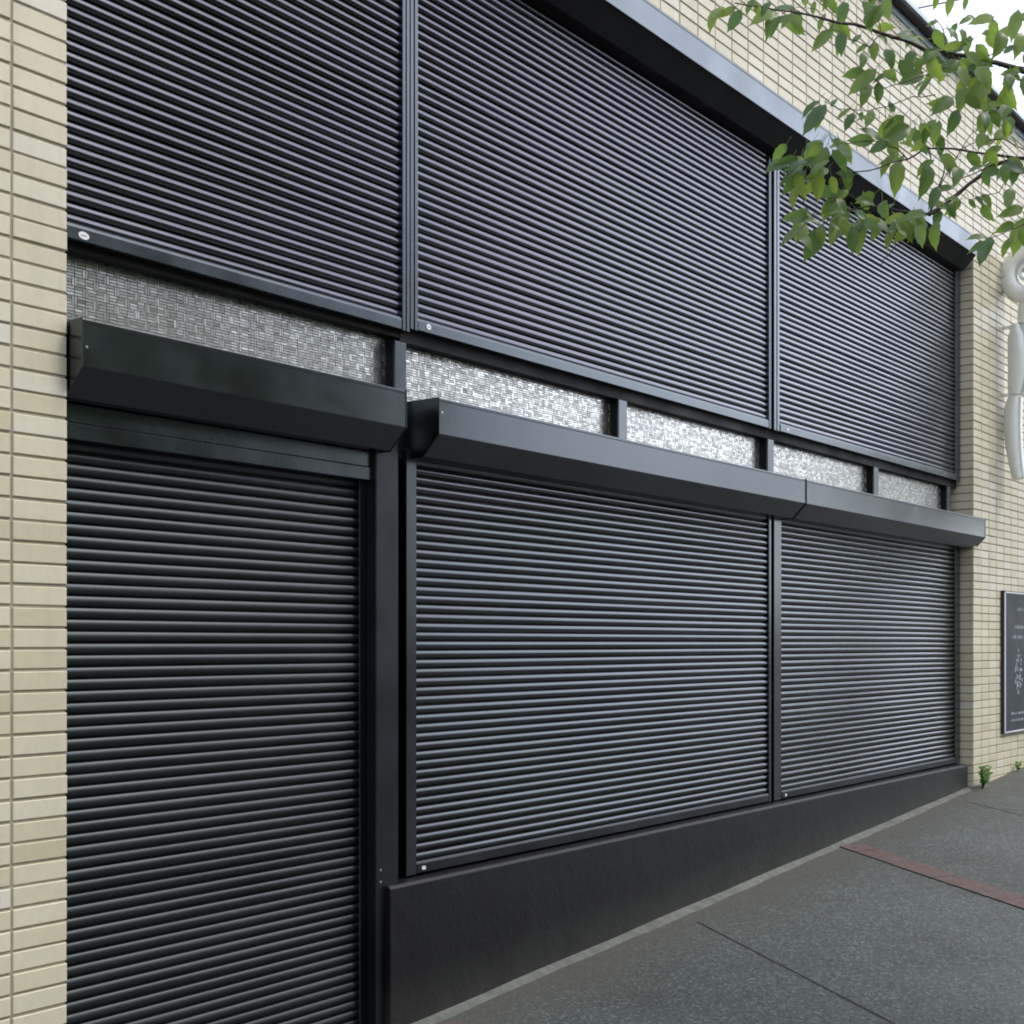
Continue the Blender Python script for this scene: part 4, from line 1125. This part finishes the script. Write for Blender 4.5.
LV = []; LF = []; LT = []
def leaf(base, tip, wf, roll, V, F, T, rnd, tint=None, stalk=True):
    base = Vector(base); tip = Vector(tip); ax = tip - base; L = ax.length; tip = base + ax * 1.04; ax = tip - base; L = ax.length
    if L < .01: return
    ax.normalize()
    view = (base - CAMP).normalized()
    # blade normal: mostly turned sideways to the axis, some light from above
    nrm = (Vector((0, 0, 1)) * .55 - view * .8)
    nrm = (nrm - ax * nrm.dot(ax)).normalized()
    nrm = (Matrix.Rotation(roll, 3, ax) @ nrm).normalized()
    side = ax.cross(nrm).normalized()
    rows = 9; W = L * .5 * (.30 + .28 * wf)
    fold = rnd.uniform(.12, .55); curl = rnd.uniform(.05, .32) * L; wave = rnd.uniform(0, .06)
    if tint is None: tint = min(1, max(0, rnd.gauss(.5, .38)))
    n0 = len(V)
    for i in range(rows):
        t = i / (rows - 1)
        w = W * (math.sin(math.pi * min(1, t ** .78)) ** .8) * (1 - .22 * t) if 0 < t < 1 else .0006
        if t > .8: w *= .62
        w *= 1 + .05 * (-1) ** i
        s = .06 + .94 * t
        c = base + ax * L * s - nrm * curl * (2.2 * (t - .35) ** 2)
        for k in (-1, -.5, 0, .5, 1):
            rise = abs(k) * w * fold - (k * k) * w * .15
            V.append(tuple(c + side * w * k + nrm * (rise + wave * L * .4 * math.sin(t * 9 + k * 2))))
    for i in range(rows - 1):
        for k in range(4):
            a = n0 + i * 5 + k; F.append((a, a + 1, a + 6, a + 5)); T.append(min(1, max(0, tint + rnd.uniform(-.05, .05))))
    if stalk:
        n1 = len(V); r = .0009
        st = base - ax * .018 + Vector((0, 0, .008))
        for p in (st, base + ax * L * .12):
            for q in (side * r, -side * r, nrm * r): V.append(tuple(p + q))
        for a, b_ in ((0, 1), (1, 2), (2, 0)): F.append((n1 + a, n1 + b_, n1 + 3 + b_, n1 + 3 + a)); T.append(.9)
for (a, b_, wf, roll) in LEAVES:
    leaf(a, b_, wf, roll, LV, LF, LT, rnd)
for q in tips:
    for _ in range(4):
        o = q + Vector((rnd.gauss(0, .05), rnd.gauss(0, .05), rnd.gauss(0, .05)))
        d = Vector((rnd.gauss(0, .5), rnd.gauss(0, .5), -rnd.uniform(.3, 1))).normalized()
        if in_view(o, 60): continue
        leaf(o, o + d * rnd.uniform(.06, .1), rnd.uniform(.4, .8), rnd.uniform(-.8, .8), LV, LF, LT, rnd)
child(raw('foliage', LV, LF, M['leaf'], smooth=60, fattr=LT), tree)

# two added unseen street trees, blocking low sky in the shutter reflections
for tx, ty, rz, lab in ((17.5, -3.3, 2.1, 'second cherry tree along the kerb, added out of view for the reflections'), (28.0, -3.3, 4.0, 'farthest cherry tree along the kerb, added out of view for the reflections')):
    t2 = tree.copy(); COL.objects.link(t2); t2['label'] = lab; t2['group'] = 'cherry trees along the kerb'
    t2.location = (tx, ty, gz(tx, ty)); t2.rotation_euler = (0, 0, rz)
    for ch in tree.children:
        c2 = ch.copy(); COL.objects.link(c2); c2.parent = t2; c2.matrix_parent_inverse = ch.matrix_parent_inverse.copy()
tree['group'] = 'cherry trees along the kerb'

# ------------------------------------------------------------------ weeds at the foot of the wall
def weed(x, y, n, h, label, spread=.06):
    w = empty('weed', (x, y, gz(x, y)), label, 'weed')
    V = []; F = []; T = []
    bm = bmesh.new()
    for i in range(n):
        a = rnd.uniform(math.pi, 2 * math.pi); s = rnd.uniform(.2, 1) * spread
        tx, ty = x + s * math.cos(a), y + s * math.sin(a) * .6
        ht = h * rnd.uniform(.45, 1)
        tube(bm, [(x + rnd.uniform(-.015, .015), y, gz(x, y) - .01, .002), ((x + tx) / 2, (y + ty) / 2, gz(x, y) + ht * .55, .0016), (tx, ty, gz(x, y) + ht, .001)], 4)
        for j in range(4):
            u = rnd.uniform(.3, 1)
            bx, by, bz = x + (tx - x) * u, y + (ty - y) * u, gz(x, y) + ht * u
            b2 = rnd.uniform(0, 2 * math.pi)
            leaf((bx, by, bz), (bx + .035 * math.cos(b2), min(-.008, by + .035 * math.sin(b2)), bz + rnd.uniform(-.01, .03)), rnd.uniform(.4, .8), rnd.uniform(-.8, .8), V, F, T, rnd, stalk=False)
    child(link('stem', bm, M['weed'], smooth=60), w)
    child(raw('leaves', V, F, M['weed'], smooth=60, fattr=T), w)
weed(11.455, -.06, 34, .20, 'small bright green weed tuft at the foot of the brick corner beside the plinth', .13)
weed(12.52, -.03, 7, .09, 'tiny dark weed against the brick wall below the plaque', .05)

# ------------------------------------------------------------------ unseen building across the street, added for the shutters to reflect
V = None
opp = empty('added_reflected_building', (12, -22, 0), 'plain grey building across the street, added out of view for the shutters to reflect', 'building')
bm = bmesh.new()
box(bm, -16, 25.5, -26, -18, -2, 11.8)
child(link('wall', bm, M['render']), opp)
for i in range(10):
    for zz in (1.2, 4.4, 7.8):
        x = -12.5 + i * 3.1
        bm = bmesh.new(); box(bm, x, x + 1.5, -18.003, -17.96, zz, zz + 1.6)
        child(link('window', bm, M['darkglass']), opp)

# ------------------------------------------------------------------ light
world = bpy.data.worlds.new('World'); scene.world = world; world.use_nodes = True
nt = world.node_tree; bg = nt.nodes['Background']
SUN_EL, SUN_ROT = R(52), R(150)
sky = N(nt, 'ShaderNodeTexSky', sky_type='NISHITA', sun_disc=False, sun_elevation=SUN_EL, sun_rotation=SUN_ROT, air_density=1.0, dust_density=3.0, ozone_density=1.0)
cloud = N(nt, 'ShaderNodeMix', data_type='RGBA'); cloud.inputs[0].default_value = CLOUD
nt.links.new(sky.outputs['Color'], cloud.inputs[6]); cloud.inputs[7].default_value = (10.5, 11.0, 12.3, 1)
# bright patch of thin cloud low down along the street
tc = N(nt, 'ShaderNodeTexCoord'); gd = Vector((.96, -.27, .30)).normalized()
dt = N(nt, 'ShaderNodeVectorMath', operation='DOT_PRODUCT'); nt.links.new(tc.outputs['Generated'], dt.inputs[0]); dt.inputs[1].default_value = gd
mxd = N(nt, 'ShaderNodeMath', operation='MAXIMUM', ins={1: 0.0}); nt.links.new(dt.outputs['Value'], mxd.inputs[0])
pw = N(nt, 'ShaderNodeMath', operation='POWER', ins={1: 16.0}); nt.links.new(mxd.outputs[0], pw.inputs[0])
ga = N(nt, 'ShaderNodeMath', operation='MULTIPLY_ADD', ins={1: 1.0, 2: .95}); nt.links.new(pw.outputs[0], ga.inputs[0])
cn = N(nt, 'ShaderNodeTexNoise', ins={'Scale': 2.2, 'Detail': 4.0}); nt.links.new(tc.outputs['Generated'], cn.inputs['Vector'])
cm = N(nt, 'ShaderNodeMapRange', ins={'From Min': .35, 'From Max': .65, 'To Min': .86, 'To Max': 1.14}); nt.links.new(cn.outputs['Fac'], cm.inputs['Value'])
g2 = N(nt, 'ShaderNodeMath', operation='MULTIPLY'); nt.links.new(ga.outputs[0], g2.inputs[0]); nt.links.new(cm.outputs['Result'], g2.inputs[1])
gl = N(nt, 'ShaderNodeVectorMath', operation='SCALE'); nt.links.new(cloud.outputs[2], gl.inputs[0]); nt.links.new(g2.outputs[0], gl.inputs['Scale'])
nt.links.new(gl.outputs['Vector'], bg.inputs['Color'])
bg.inputs['Strength'].default_value = SKY
sl = bpy.data.lights.new('sun', 'SUN'); sl.energy = SUNE; sl.angle = R(20); sl.color = (1, .96, .9)
so = bpy.data.objects.new('sun', sl); COL.objects.link(so)
d = Vector((math.sin(SUN_ROT) * math.cos(SUN_EL), math.cos(SUN_ROT) * math.cos(SUN_EL), math.sin(SUN_EL)))
so.rotation_euler = d.to_track_quat('Z', 'Y').to_euler()

# ------------------------------------------------------------------ camera
cam = bpy.data.cameras.new('camera'); co = bpy.data.objects.new('camera', cam); COL.objects.link(co)
co.location = CAMP
co.rotation_euler = (R(90), 0, BETA - R(90))
cam.sensor_fit = 'HORIZONTAL'; cam.sensor_width = 36; cam.lens = 36 * 1350 / 1024
cam.shift_y = 131 / 1024; cam.clip_start = .05; cam.clip_end = 2000
scene.camera = co
scene.view_settings.view_transform = 'Standard'; scene.view_settings.look = 'None'
scene.view_settings.exposure = EXPO; scene.view_settings.gamma = 1
scene.render.resolution_x = 1024; scene.render.resolution_y = 1024
scene.render.engine = 'CYCLES'
scene.cycles.pixel_filter_type = 'BLACKMAN_HARRIS'; scene.cycles.filter_width = 1.9
